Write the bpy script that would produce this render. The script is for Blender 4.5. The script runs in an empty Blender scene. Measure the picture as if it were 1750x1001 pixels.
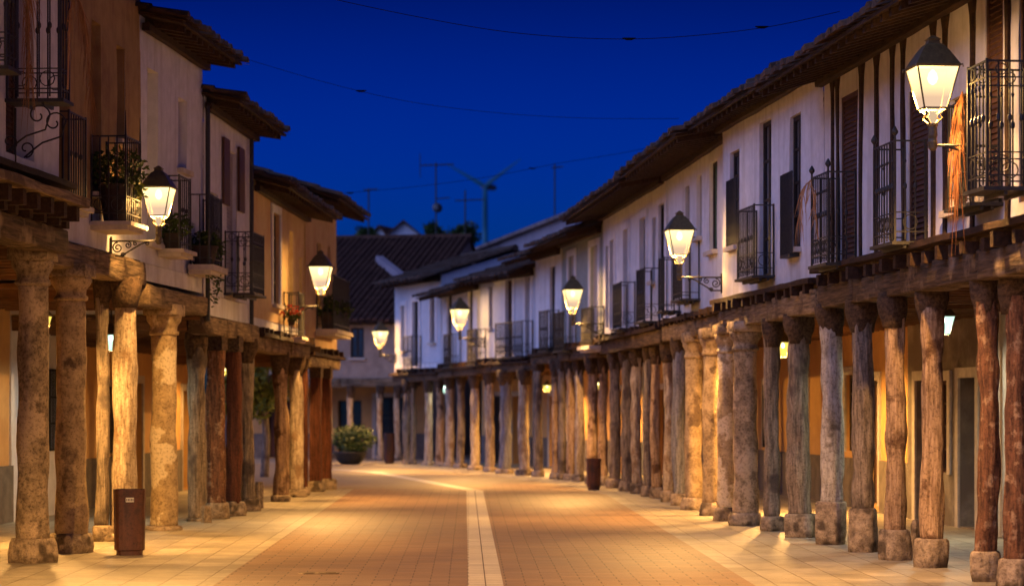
import bpy, math, random
SKYTINT=(.01,.40,1.12); GLOW=(3.9,4.8,10.2)
from mathutils import Vector, Matrix, noise
random.seed(7)
C = bpy.context.scene.collection
F = 4000.0; CX = 875.0; HY = 697.0; HC = 1.65
PI = math.pi

def P(px, py, Z):
    return Vector(((px-CX)/F*Z, Z, HC-(py-HY)/F*Z))
def gZ(py): return F*HC/(py-HY)

# ------------------------------------------------------------ mesh helper
class MB:
    def __init__(s): s.v=[]; s.f=[]
    def box(s,x0,x1,y0,y1,z0,z1):
        b=len(s.v)
        s.v+=[(x0,y0,z0),(x1,y0,z0),(x1,y1,z0),(x0,y1,z0),(x0,y0,z1),(x1,y0,z1),(x1,y1,z1),(x0,y1,z1)]
        s.f+=[tuple(b+i for i in q) for q in ((0,3,2,1),(4,5,6,7),(0,1,5,4),(1,2,6,5),(2,3,7,6),(3,0,4,7))]
        return s
    def quad(s,a,b,c,d):
        n=len(s.v); s.v+=[tuple(a),tuple(b),tuple(c),tuple(d)]; s.f.append((n,n+1,n+2,n+3)); return s
    def rbox(s,x0,x1,y0,y1,z0,z1,step=.25,amp=.02,seed=0,cs=3):
        """long rough box along x, rounded corners, noisy"""
        n=max(1,int((x1-x0)/step)); b=len(s.v); prof=[]
        e=min(y1-y0,z1-z0)*.05
        pts=[(y0+e,z0),((y0+y1)/2,z0),(y1-e,z0),(y1,z0+e),(y1,(z0+z1)/2),(y1,z1-e),(y1-e,z1),((y0+y1)/2,z1),(y0+e,z1),(y0,z1-e),(y0,(z0+z1)/2),(y0,z0+e)]
        m=len(pts)
        for i in range(n+1):
            x=x0+(x1-x0)*i/n
            for (y,z) in pts:
                q=Vector((x*1.1+seed*7.3,y*4+seed,z*4))
                d=noise.noise_vector(q)*amp+noise.noise_vector(q*3.1)*amp*.5
                s.v.append((x+(d.x*.5 if 0<i<n else d.x),y+d.y,z+d.z))
        for i in range(n):
            for j in range(m):
                a=b+i*m+j; c=b+i*m+(j+1)%m
                s.f.append((a,c,c+m,a+m))
        s.f.append(tuple(b+j for j in reversed(range(m)))); s.f.append(tuple(b+n*m+j for j in range(m)))
        return s
    def tube(s,pts,r,n=6,close=True):
        pts=[Vector(p) for p in pts]; b=len(s.v); k=len(pts)
        up=None
        for i,p in enumerate(pts):
            t=(pts[min(i+1,k-1)]-pts[max(i-1,0)])
            if t.length<1e-9: t=Vector((0,0,1))
            t.normalize()
            if up is None:
                up=Vector((0,0,1)) if abs(t.z)<.9 else Vector((1,0,0))
            u=(up-t*up.dot(t))
            if u.length<1e-6: u=t.orthogonal()
            u.normalize(); w=t.cross(u); up=u
            rr=r[i] if isinstance(r,(list,tuple)) else r
            for j in range(n):
                a=2*PI*j/n+PI/4
                s.v.append(tuple(p+(u*math.cos(a)+w*math.sin(a))*rr))
        for i in range(k-1):
            for j in range(n):
                a=b+i*n+j; c=b+i*n+(j+1)%n
                s.f.append((a,c,c+n,a+n))
        if close:
            s.f.append(tuple(b+j for j in reversed(range(n)))); s.f.append(tuple(b+(k-1)*n+j for j in range(n)))
        return s
    def lathe(s,prof,cx=0,cy=0,n=16,seed=0,amp=0,bend=(0,0),sq=0.0,grv=0,rot=0,cap=True):
        """prof: list of (r,z). sq 0 round..1 square. noisy"""
        b=len(s.v); m=len(prof); z0=prof[0][1]; H=max(1e-6,prof[-1][1]-z0)
        for (r,z) in prof:
            t=(z-z0)/H
            ox=bend[0]*math.sin(PI*t)+ (noise.noise(Vector((z*.9,seed*3.1,5)))*amp*1.2); oy=bend[1]*math.sin(PI*t)
            for j in range(n):
                a=2*PI*j/n+rot
                k=1.0
                if sq: 
                    c=max(abs(math.cos(a-rot+PI/4*0)),abs(math.sin(a-rot)))
                    k=(1-sq)+sq*min(1/c,1.36)
                d=0
                if amp:
                    d=noise.noise(Vector((math.cos(a)*1.2+seed*5.7,math.sin(a)*1.2,z*1.6+seed)))*amp*1.4
                    d+=noise.noise(Vector((math.cos(a)*3+seed*2.7,math.sin(a)*3,z*4+seed)))*amp*.6
                if grv: d+=noise.noise(Vector((math.cos(a)*7+seed,math.sin(a)*7,z*.6)))*grv
                rr=r*k+d
                s.v.append((cx+ox+rr*math.cos(a),cy+oy+rr*math.sin(a),z))
        for i in range(m-1):
            for j in range(n):
                a=b+i*n+j; c=b+i*n+(j+1)%n
                s.f.append((a,c,c+n,a+n))
        if cap:
            s.f.append(tuple(b+j for j in reversed(range(n)))); s.f.append(tuple(b+(m-1)*n+j for j in range(n)))
        return s
    def mesh(s,name,mat,smooth=False):
        me=bpy.data.meshes.new(name); me.from_pydata(s.v,[],s.f)
        if mat: me.materials.append(mat)
        if smooth: me.polygons.foreach_set('use_smooth',[True]*len(me.polygons))
        me.update(); return me

def obj(name,mb,mat,parent=None,smooth=False):
    me=mb.mesh(name,mat,smooth) if isinstance(mb,MB) else mb
    o=bpy.data.objects.new(name,me); C.objects.link(o)
    if parent: o.parent=parent
    return o
def tag(o,label,cat,group=None):
    o['label']=label; o['category']=cat
    if group: o['group']=group
    return o
def thing(name,label,cat,loc=(0,0,0),rz=0,group=None):
    o=bpy.data.objects.new(name,None); C.objects.link(o); o.empty_display_size=.2
    o.location=loc; o.rotation_euler=(0,0,rz); return tag(o,label,cat,group)
def copy_tree(o,parent=None):
    c=o.copy(); C.objects.link(c); c.parent=parent
    for ch in list(o.children): copy_tree(ch,c)
    return c

# ------------------------------------------------------------ materials
def N(nt,t,**k):
    n=nt.nodes.new(t)
    for a,b in k.items(): setattr(n,a,b)
    return n
def mat(name,c1,c2,scale=6,stretch=(1,1,1),bump=.3,rough=.85,c3=None,c3scale=1.2,c3at=.56,c3w=.05,detail=8,bdist=.02,spec=.3,rnd=False,metal=0,lo=.35,hi=.65,streak=None):
    m=bpy.data.materials.new(name); m.use_nodes=True; nt=m.node_tree; L=nt.links.new
    bs=nt.nodes['Principled BSDF']; bs.inputs['Roughness'].default_value=rough; bs.inputs['Metallic'].default_value=metal
    bs.inputs['Specular IOR Level'].default_value=spec
    tc=N(nt,'ShaderNodeTexCoord'); vec=tc.outputs['Object']
    if rnd:
        oi=N(nt,'ShaderNodeObjectInfo'); mu=N(nt,'ShaderNodeMath',operation='MULTIPLY'); mu.inputs[1].default_value=91.7
        L(oi.outputs['Random'],mu.inputs[0]); ad=N(nt,'ShaderNodeVectorMath',operation='ADD')
        L(vec,ad.inputs[0]); L(mu.outputs[0],ad.inputs[1]); vec=ad.outputs[0]
    mp=N(nt,'ShaderNodeMapping'); mp.inputs['Scale'].default_value=stretch; L(vec,mp.inputs[0])
    n1=N(nt,'ShaderNodeTexNoise'); n1.inputs['Scale'].default_value=scale; n1.inputs['Detail'].default_value=detail; n1.inputs['Roughness'].default_value=.65
    L(mp.outputs[0],n1.inputs['Vector'])
    r1=N(nt,'ShaderNodeValToRGB'); r1.color_ramp.elements[0].position=lo; r1.color_ramp.elements[1].position=hi
    r1.color_ramp.elements[0].color=(*c1,1); r1.color_ramp.elements[1].color=(*c2,1)
    L(n1.outputs['Fac'],r1.inputs[0]); col=r1.outputs[0]
    if c3:
        n2=N(nt,'ShaderNodeTexNoise'); n2.inputs['Scale'].default_value=c3scale; n2.inputs['Detail'].default_value=6; n2.inputs['Roughness'].default_value=.6
        L(vec,n2.inputs['Vector'])
        r2=N(nt,'ShaderNodeValToRGB'); r2.color_ramp.elements[0].position=c3at-c3w; r2.color_ramp.elements[1].position=c3at+c3w
        L(n2.outputs['Fac'],r2.inputs[0])
        mx=N(nt,'ShaderNodeMix',data_type='RGBA'); L(r2.outputs[0],mx.inputs[0]); L(col,mx.inputs[6]); mx.inputs[7].default_value=(*c3,1); col=mx.outputs[2]
    if streak:
        mp2=N(nt,'ShaderNodeMapping'); mp2.inputs['Scale'].default_value=(5,5,.35); L(vec,mp2.inputs[0])
        n3=N(nt,'ShaderNodeTexNoise'); n3.inputs['Scale'].default_value=1; n3.inputs['Detail'].default_value=5; L(mp2.outputs[0],n3.inputs['Vector'])
        r3=N(nt,'ShaderNodeValToRGB'); r3.color_ramp.elements[0].position=.5; r3.color_ramp.elements[1].position=.75
        r3.color_ramp.elements[0].color=(0,0,0,1); r3.color_ramp.elements[1].color=(.7,.7,.7,1)
        L(n3.outputs['Fac'],r3.inputs[0])
        mx=N(nt,'ShaderNodeMix',data_type='RGBA'); L(r3.outputs[0],mx.inputs[0]); L(col,mx.inputs[6]); mx.inputs[7].default_value=(*streak,1); col=mx.outputs[2]
    if rnd and bump:
        n4=N(nt,'ShaderNodeTexNoise'); n4.inputs['Scale'].default_value=32; n4.inputs['Detail'].default_value=4; n4.inputs['Roughness'].default_value=.7; L(vec,n4.inputs['Vector'])
        r4=N(nt,'ShaderNodeValToRGB'); r4.color_ramp.elements[0].position=.36; r4.color_ramp.elements[1].position=.50; r4.color_ramp.elements[0].color=(.28,.25,.22,1); r4.color_ramp.elements[1].color=(1,1,1,1); L(n4.outputs['Fac'],r4.inputs[0])
        mx=N(nt,'ShaderNodeMix',data_type='RGBA',blend_type='MULTIPLY'); mx.inputs[0].default_value=.62; L(col,mx.inputs[6]); L(r4.outputs[0],mx.inputs[7]); col=mx.outputs[2]
    L(col,bs.inputs['Base Color'])
    if bump:
        b=N(nt,'ShaderNodeBump'); b.inputs['Strength'].default_value=bump; b.inputs['Distance'].default_value=bdist
        L(n1.outputs['Fac'],b.inputs['Height']); L(b.outputs[0],bs.inputs['Normal'])
    return m
def paving(name,c1,c2,mortar,bw,bh,ms,noise_c=.35,bump=.5,rough=.7,rot=0,bias=0):
    m=bpy.data.materials.new(name); m.use_nodes=True; nt=m.node_tree; L=nt.links.new
    bs=nt.nodes['Principled BSDF']; bs.inputs['Specular IOR Level'].default_value=.35
    tc=N(nt,'ShaderNodeTexCoord'); mp=N(nt,'ShaderNodeMapping'); mp.inputs['Rotation'].default_value=(0,0,rot); L(tc.outputs['Object'],mp.inputs[0])
    dn=N(nt,'ShaderNodeTexNoise'); dn.inputs['Scale'].default_value=3; dn.inputs['Detail'].default_value=2; L(tc.outputs['Object'],dn.inputs['Vector'])
    sc=N(nt,'ShaderNodeVectorMath',operation='MULTIPLY_ADD'); L(dn.outputs['Color'],sc.inputs[0]); sc.inputs[1].default_value=(.02,.02,0); L(mp.outputs[0],sc.inputs[2])
    br=N(nt,'ShaderNodeTexBrick'); br.inputs['Scale'].default_value=1; br.inputs['Brick Width'].default_value=bw; br.inputs['Row Height'].default_value=bh
    br.inputs['Mortar Size'].default_value=ms; br.inputs['Mortar Smooth'].default_value=.3; br.inputs['Bias'].default_value=bias
    br.inputs['Color1'].default_value=(*c1,1); br.inputs['Color2'].default_value=(*c2,1); br.inputs['Mortar'].default_value=(*mortar,1)
    L(sc.outputs[0],br.inputs['Vector'])
    n1=N(nt,'ShaderNodeTexNoise'); n1.inputs['Scale'].default_value=1.7; n1.inputs['Detail'].default_value=10; n1.inputs['Roughness'].default_value=.75; L(tc.outputs['Object'],n1.inputs['Vector'])
    r=N(nt,'ShaderNodeValToRGB'); r.color_ramp.elements[0].position=.3; r.color_ramp.elements[1].position=.7
    r.color_ramp.elements[0].color=(1-noise_c,)*3+(1,); r.color_ramp.elements[1].color=(1,1,1,1); L(n1.outputs['Fac'],r.inputs[0])
    mx=N(nt,'ShaderNodeMix',data_type='RGBA',blend_type='MULTIPLY'); mx.inputs[0].default_value=1; L(br.outputs['Color'],mx.inputs[6]); L(r.outputs[0],mx.inputs[7])
    L(mx.outputs[2],bs.inputs['Base Color'])
    rr=N(nt,'ShaderNodeMapRange'); rr.inputs['To Min'].default_value=rough-.2; rr.inputs['To Max'].default_value=rough+.15; L(n1.outputs['Fac'],rr.inputs[0]); L(rr.outputs[0],bs.inputs['Roughness'])
    n2=N(nt,'ShaderNodeTexNoise'); n2.inputs['Scale'].default_value=14; n2.inputs['Detail'].default_value=6; L(tc.outputs['Object'],n2.inputs['Vector'])
    ma=N(nt,'ShaderNodeMath',operation='MULTIPLY_ADD'); L(br.outputs['Fac'],ma.inputs[0]); ma.inputs[1].default_value=-.8; L(n2.outputs['Fac'],ma.inputs[2])
    b=N(nt,'ShaderNodeBump'); b.inputs['Strength'].default_value=bump; b.inputs['Distance'].default_value=.012; L(ma.outputs[0],b.inputs['Height']); L(b.outputs[0],bs.inputs['Normal'])
    return m
def emis(name,col,st,tr=0):
    m=bpy.data.materials.new(name); m.use_nodes=True; nt=m.node_tree; nt.nodes.clear(); L=nt.links.new
    o=N(nt,'ShaderNodeOutputMaterial'); e=N(nt,'ShaderNodeEmission'); e.inputs[0].default_value=(*col,1); e.inputs[1].default_value=st
    if tr:
        t=N(nt,'ShaderNodeBsdfTransparent'); mx=N(nt,'ShaderNodeMixShader'); mx.inputs[0].default_value=1-tr
        L(t.outputs[0],mx.inputs[1]); L(e.outputs[0],mx.inputs[2]); L(mx.outputs[0],o.inputs[0])
    else: L(e.outputs[0],o.inputs[0])
    return m

M=dict(
 lime=mat('lime_plaster',(.62,.62,.66),(.76,.75,.80),5,bump=.35,c3=(.50,.49,.51),c3at=.62,c3w=.09,c3scale=.8,streak=(.42,.39,.39)),
 lime2=mat('pale_plaster',(.66,.67,.72),(.77,.78,.83),5,bump=.3,c3=(.54,.55,.58),c3at=.6,c3w=.1,streak=(.48,.47,.48)),
 ochre=mat('ochre_render',(.31,.195,.075),(.41,.27,.11),4,bump=.2,c3=(.22,.11,.05),c3at=.6,c3w=.1,streak=(.2,.1,.05)),
 orange=mat('orange_render',(.50,.35,.18),(.60,.43,.235),4,bump=.15,c3=(.45,.25,.12),c3at=.6,c3w=.1),
 wallochre=mat('yellow_ochre_wall',(.58,.33,.12),(.68,.40,.15),3,bump=.15,c3=(.5,.28,.11),c3at=.6,c3w=.1),
 greygreen=mat('greygreen_plaster',(.24,.27,.26),(.30,.33,.32),4,bump=.15),
 bluewall=mat('pale_blue_plaster',(.50,.54,.62),(.58,.62,.70),4,bump=.15),
 stonewall=mat('stone_wall',(.16,.12,.09),(.42,.34,.26),3.2,bump=.8,bdist=.04,c3=(.2,.16,.13),c3at=.55,c3w=.08,c3scale=2),
 stonewall2=mat('rough_grey_stone_wall',(.12,.10,.08),(.34,.30,.25),2.4,bump=.8,bdist=.04,c3=(.16,.13,.11),c3at=.52,c3w=.08,c3scale=1.3),
 dado=mat('grey_dado',(.12,.10,.085),(.19,.16,.13),5,bump=.3),
 frame=mat('pale_stone_trim',(.46,.41,.35),(.60,.54,.46),9,bump=.4,c3=(.36,.31,.26),c3at=.6,c3w=.06),
 stone=mat('tan_stone',(.26,.185,.10),(.52,.39,.23),7,bump=.7,bdist=.03,c3=(.12,.08,.05),c3at=.58,c3w=.04,c3scale=2.2,rnd=True),
 stonep=mat('patched_stone',(.28,.20,.11),(.50,.38,.21),9,bump=.6,bdist=.02,c3=(.66,.56,.38),c3at=.55,c3w=.012,c3scale=1.6,rnd=True),
 stoned=mat('dark_stone',(.15,.11,.07),(.40,.31,.20),8,bump=.8,bdist=.03,c3=(.48,.37,.25),c3at=.56,c3w=.02,c3scale=1.7,rnd=True),
 block=mat('plinth_stone',(.20,.15,.10),(.48,.38,.26),10,bump=1,bdist=.03,c3=(.10,.075,.05),c3at=.56,c3w=.04,c3scale=4,rnd=True),
 wpale=mat('pale_timber',(.20,.14,.09),(.60,.50,.36),9,(3,3,.45),bump=.9,bdist=.02,c3=(.26,.17,.10),c3at=.6,c3w=.05,c3scale=2.5,rnd=True),
 wwhite=mat('whitened_timber',(.30,.27,.23),(.62,.58,.50),9,(3,3,.7),bump=1,bdist=.02,c3=(.20,.17,.13),c3at=.6,c3w=.05,c3scale=3,rnd=True),
 wtan=mat('tan_timber',(.20,.12,.06),(.56,.39,.23),9,(3,3,.4),bump=.9,bdist=.02,c3=(.13,.07,.035),c3at=.58,c3w=.04,c3scale=2.6,rnd=True),
 wgrey=mat('grey_timber',(.10,.078,.058),(.36,.29,.215),9,(3.5,3.5,.35),bump=.9,bdist=.02,c3=(.09,.07,.06),c3at=.58,c3w=.05,c3scale=2,rnd=True),
 wblue=mat('bluish_grey_timber',(.10,.10,.115),(.27,.27,.30),9,(3.5,3.5,.35),bump=.9,bdist=.02,rnd=True),
 wred=mat('red_brown_timber',(.07,.032,.018),(.26,.12,.06),9,(3.2,3.2,.5),bump=1,bdist=.025,c3=(.38,.25,.15),c3at=.60,c3w=.05,c3scale=9,rnd=True),
 wdred=mat('dark_red_timber',(.05,.018,.010),(.15,.05,.025),8,(3.5,3.5,.4),bump=.6,rnd=True),
 beam=mat('old_beam_timber',(.03,.02,.012),(.16,.105,.065),7,(.3,4.5,4.5),bump=1,bdist=.04,c3=(.28,.21,.14),c3at=.60,c3w=.05,c3scale=1.6),
 beamd=mat('dark_beam_timber',(.03,.018,.011),(.12,.075,.045),7,(.5,3.5,3.5),bump=1,bdist=.03,rnd=True),
 beamp=mat('pale_beam_timber',(.08,.055,.032),(.36,.26,.16),7,(.3,4.5,4.5),bump=1,bdist=.04,c3=(.10,.065,.04),c3at=.58,c3w=.05,c3scale=2),
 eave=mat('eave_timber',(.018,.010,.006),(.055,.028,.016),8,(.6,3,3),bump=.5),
 tile=mat('clay_tile',(.045,.025,.016),(.12,.07,.045),3,bump=.5,c3=(.07,.055,.045),c3at=.55,c3w=.08,c3scale=1.5),
 joist=mat('ceiling_timber',(.10,.05,.025),(.22,.11,.05),6,(3,.5,3),bump=.6),
 iron=mat('black_iron',(.012,.012,.013),(.03,.028,.026),20,bump=.2,rough=.5,spec=.5),
 brass=mat('lamp_iron',(.07,.052,.022),(.13,.10,.045),20,bump=.1,rough=.45,spec=.5),
 dark=mat('dark_joinery',(.018,.012,.010),(.04,.028,.02),8,(3,3,.5),bump=.2,rough=.6),
 redframe=mat('brown_joinery',(.06,.025,.015),(.11,.05,.03),8,(3,3,.5),bump=.2,rough=.6),
 blind=mat('brown_slat_blind',(.07,.035,.022),(.12,.06,.038),9,bump=.2,rough=.6),
 paleblind=mat('pale_shutter',(.36,.33,.33),(.44,.41,.41),9,bump=.1,rough=.6),
 green=mat('green_curtain',(.03,.07,.045),(.05,.11,.06),6,(4,4,.5),bump=.3),
 glass=mat('window_glass',(.02,.022,.028),(.03,.033,.04),3,bump=0,rough=.08,spec=.8),
 leaf=mat('foliage',(.02,.045,.01),(.06,.10,.022),9,bump=0,rough=.6,rnd=True),
 leafy=mat('lamplit_foliage',(.10,.14,.02),(.25,.28,.05),9,bump=0,rough=.6,rnd=True),  # brighter yellow green leaves, lamplight put into the colour
 palm=mat('dry_palm_leaf',(.36,.17,.07),(.50,.27,.12),9,bump=0,rough=.7,rnd=True),
 palmo=mat('lamplit_palm_leaf',(.11,.035,.009),(.17,.06,.015),9,bump=0,rough=.8,rnd=True),  # dry palm with the orange of the near lamp put into its colour
 pot=mat('dark_pot',(.04,.028,.022),(.07,.05,.04),9,bump=.2),
 rust=mat('rusted_steel',(.045,.014,.009),(.10,.032,.018),6,(2,2,.4),bump=.35,rough=.5,c3=(.03,.012,.01),c3at=.6,c3w=.04,c3scale=4,rnd=True,spec=.5),
 plate=mat('white_sticker',(.6,.6,.56),(.7,.7,.66),9,bump=0),
 cable=mat('black_rubber',(.006,.006,.008),(.01,.01,.012),9,bump=0,rough=1,spec=0),
 red=mat('red_petals',(.6,.05,.03),(.7,.12,.05),9,bump=0),
 turb=mat('turbine_dusk_blue',(.015,.13,.21),(.018,.15,.24),.1,bump=0,rough=.5),  # pale turbine, blue dusk light and dimming haze put into the colour
 galv=mat('galvanised_steel',(.10,.11,.13),(.16,.17,.19),9,bump=0,rough=.5,metal=.4),
 farroof=mat('far_roof_tile',(.05,.022,.013),(.12,.055,.032),3,(1,1,1),bump=.6),
 paletile=mat('weathered_pale_tile',(.13,.10,.10),(.27,.21,.21),3,bump=.6,c3=(.09,.065,.06),c3at=.56,c3w=.06),
 farwall=mat('far_grey_wall',(.25,.22,.26),(.33,.29,.33),1.2,bump=.2),
 farbeige=mat('beige_render',(.34,.26,.20),(.44,.35,.27),3,bump=.2,c3=(.26,.2,.15),c3at=.58,c3w=.1),
)
# streetlamp glass: frosted panes glowing from the lamp inside
def glassmat(name,top,bot,st,sb,tr):
    m=emis(name,top,st,tr); nt=m.node_tree; L=nt.links.new; e=[n for n in nt.nodes if n.type=='EMISSION'][0]
    tc=N(nt,'ShaderNodeTexCoord'); sp=N(nt,'ShaderNodeSeparateXYZ'); L(tc.outputs['Generated'],sp.inputs[0])
    r=N(nt,'ShaderNodeValToRGB'); r.color_ramp.elements[0].color=(*[c*sb/st for c in bot],1); r.color_ramp.elements[1].color=(*top,1); r.color_ramp.elements[0].position=.25; r.color_ramp.elements[1].position=.95
    L(sp.outputs['Z'],r.inputs[0]); L(r.outputs[0],e.inputs[0]); return m
M['pane']=glassmat('lit_frosted_glass',(1,.78,.32),(1,.66,.42),2.3,.88,.10)
M['pane_old']=emis('lit_lower_glass',(1,.70,.42),.8,.3)
M['panec']=emis('lit_cool_glass',(.62,1,.78),1.6,.3)
M['paney']=emis('lit_yellow_glass',(1,.72,.12),1.5,.3)
M['bulb']=emis('lamp_bulb',(1,.80,.40),16)
M['bulbc']=emis('cool_bulb',(.8,1,.9),14)

# ------------------------------------------------------------ houses
def vary(me): return me
class House:
    def __init__(s,p0,p1,side,name,label,zb,zw,zt,wall,depth=7,ov=.75,pitch=.32,arc=2.8,arcmat='wallochre',dado=True,group='terraced houses over the arcades'):
        s.p0=Vector((p0[0],p0[1],0)); s.p1=Vector((p1[0],p1[1],0)); d=s.p1-s.p0; s.L=d.length; s.rz=math.atan2(d.y,d.x)
        s.M=Matrix.Translation(s.p0)@Matrix.Rotation(s.rz,4,'Z'); s.Mi=s.M.inverted()
        s.side=side; s.zb=zb; s.zw=zw; s.zt=zt; s.wall=wall; s.depth=depth; s.ov=ov; s.pitch=pitch; s.arc=arc
        s.arcmat=arcmat; s.dado=dado; s.holes=[]; s.aholes=[]; s.seed=random.random()*50
        s.e=thing(name,label,'house',s.p0,s.rz,group)
    def hit(s,px,py,off=0):
        o=s.Mi@Vector((0,0,HC)); q=s.Mi@P(px,py,50.0); d=q-o
        t=(off-o.y)/d.y; h=o+d*t; return h.x,h.z
    def part(s,name,mb,m,parent=None,smooth=False): return obj(name,mb,M[m],parent or s.e,smooth)
    def window(s,pxa,pxb,ya,yb,kind='dark',rec=.07,surround=False,level=0):
        """pixel spans -> metric opening in the facade (level 0) or in the wall at the back of the arcade (level 1)"""
        off=0 if level==0 else -s.arc
        xa,_=s.hit(pxa,ya,off); xb,_=s.hit(pxb,ya,off); x0,x1=sorted((xa,xb))
        xm=(pxa+pxb)/2; _,zt=s.hit(xm,ya,off); _,zb=s.hit(xm,yb,off)
        s.opening(x0,x1,max(zb,(s.zw+.02) if level==0 else .02),min(zt,(s.zt-.12) if level==0 else s.zb+.1),kind,rec,surround,level)
    def opening(s,x0,x1,z0,z1,kind='dark',rec=.2,surround=False,level=0):
        x0=max(x0,.06); x1=min(x1,s.L-.06)
        if x1-x0<.15: return
        (s.holes if level==0 else s.aholes).append((x0,x1,z0,z1))
        off=0 if level==0 else -s.arc
        y=off-rec+.01; f=MB(); w=.06
        f.box(x0+.003,x0+w,y-.05,y,z0,z1); f.box(x1-w,x1-.003,y-.05,y,z0,z1); f.box(x0+w,x1-w,y-.05,y,z1-w,z1-.003); f.box(x0+w,x1-w,y-.05,y,z0+.003,z0+w)
        nm='door' if z1-z0>1.75 else 'window'
        isg=kind in('dark','glass','grille')
        if isg:
            xm=(x0+x1)/2; f.box(xm-.03,xm+.03,y-.05,y-.002,z0+w,z1-w)
            for k in range(1,4):
                z=z0+(z1-z0)*k/4; f.box(x0+w,xm-.03,y-.045,y-.005,z-.015,z+.015); f.box(xm+.03,x1-w,y-.045,y-.005,z-.015,z+.015)
        o=s.part(nm,f,{'dark':'dark','glass':'redframe','blind':'blind','pale':'paleblind','green':'dark','grille':'dark','wood':'dark'}[kind])
        p=MB()
        if kind=='blind' or kind=='pale':
            n=max(4,int((z1-z0-2*w)/.055)); h=(z1-z0-2*w)/n
            for k in range(n):
                z=z0+w+k*h; b=len(p.v)
                p.v+=[(x0+w,y-.03,z),(x1-w,y-.03,z),(x1-w,y-.008,z+.004),(x0+w,y-.008,z+.004),(x0+w,y-.03,z+h),(x1-w,y-.03,z+h)]
                p.f+=[(b,b+1,b+2,b+3),(b+3,b+2,b+5,b+4)]
            s.part('slat_blind',p,'blind' if kind=='blind' else 'paleblind',o)
        elif kind=='wood':
            n=5; 
            for k in range(n):
                xa=x0+w+(x1-x0-2*w)*k/n; xb=x0+w+(x1-x0-2*w)*(k+1)/n
                p.box(xa+.004,xb-.004,y-.04,y-.012,z0+w,z1-w)
            p.box(x0+w,x1-w,y-.05,y-.042,z0+w,z1-w)
            s.part('door_leaf',p,'redframe',o)
        else:
            p.box(x0+w,x1-w,y-.03,y-.022,z0+w,z1-w); s.part('pane',p,'green' if kind=='green' else 'glass',o)
        if kind=='grille':
            g=MB(); n=int((x1-x0)/.1)
            for k in range(n+1):
                x=x0+.01+(x1-x0-.02)*k/n; g.box(x-.008,x+.008,off+.03,off+.046,z0-.02,z1+.02)
            for z in (z0,z0+(z1-z0)*.33,z0+(z1-z0)*.66,z1): g.box(x0-.03,x1+.03,off+.022,off+.03,z-.015,z+.015)
            s.part('grille',g,'iron',o)
        if surround:
            q=MB(); t=.14
            q.box(x0-t,x0,off-.01,off+.03,z0-.02,z1+t); q.box(x1,x1+t,off-.01,off+.03,z0-.02,z1+t); q.box(x0,x1,off-.01,off+.03,z1,z1+t)
            s.part('surround',q,'frame' if level or surround=='stone' else 'lime2')
        if level==0 and z0>s.zw+.25:
            q=MB(); q.box(x0-.06,x1+.06,.0,.09,z0-.07,z0-.005); q.box(x0,x1,-rec,.0,z0-.07,z0+.002); s.part('sill',q,'frame')
    def wallmesh(s,x0,x1,z0,z1,off,holes,rec,amp=.02,thick=.3):
        mb=MB(); xs={x0,x1}; zs={z0,z1}
        for h in holes: xs|={h[0],h[1]}; zs|={h[2],h[3]}
        def sub(v,step):
            v=sorted(v); out=[]
            for a,b in zip(v,v[1:]):
                if b-a<1e-4: continue
                n=max(1,int((b-a)/step)); out+=[a+(b-a)*k/n for k in range(n)]
            return out+[v[-1]]
        xs=sub(xs,.5); zs=sub(zs,.5)
        def y(x,z): return off+(noise.noise(Vector((x*.7+s.seed,z*.8,s.seed)))*amp+noise.noise(Vector((x*2+s.seed,z*2,3)))*amp*.4)
        idx={}
        def V(i,k):
            if (i,k) not in idx: idx[(i,k)]=len(mb.v); mb.v.append((xs[i],y(xs[i],zs[k]),zs[k]))
            return idx[(i,k)]
        inside=lambda x,z: any(h[0]<x<h[1] and h[2]<z<h[3] for h in holes)
        for i in range(len(xs)-1):
            for k in range(len(zs)-1):
                if not inside((xs[i]+xs[i+1])/2,(zs[k]+zs[k+1])/2):
                    mb.f.append((V(i,k),V(i,k+1),V(i+1,k+1),V(i+1,k)))
        for (a,b,c,d) in holes:
            r=off-thick
            f=off+.0
            yy=lambda x,z: y(x,z)
            mb.quad((a,yy(a,c),c),(a,r,c),(a,r,d),(a,yy(a,d),d)); mb.quad((b,yy(b,c),c),(b,yy(b,d),d),(b,r,d),(b,r,c))
            mb.quad((a,yy(a,d),d),(a,r,d),(b,r,d),(b,yy(b,d),d)); mb.quad((a,yy(a,c),c),(b,yy(b,c),c),(b,r,c),(a,r,c))
            mb.quad((a-.05,r-.002,c-.05),(b+.05,r-.002,c-.05),(b+.05,r-.002,d+.05),(a-.05,r-.002,d+.05))
        return mb
    def balcony(s,pw,po,pf,yt,yb,style='plain',slab='iron',slabt=.08,extra=None,pmax=.75):
        """pw: pixel of near side at wall, po: near outer corner, pf: far outer corner"""
        xw,_=s.hit(pw,yt,0); best=None; near=1 if s.side=='L' else -1
        for k in range(5,150):
            off=k*.01; x,_=s.hit(po,yt,off)
            if best is None or abs(x-xw)<best[0]: best=(abs(x-xw),off)
        off=max(.3,min(pmax,best[1])); xn,_=s.hit(po,yt,off); xn=s.hit(po,yt,off)[0]
        _,zt=s.hit(po,yt,off); _,zb=s.hit(po,yb,off); xf,_=s.hit(pf,yt,off)
        x0,x1=sorted((xn,xf)); return s.balc(x0,x1,off,zb,zt,style,slab,slabt)
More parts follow.
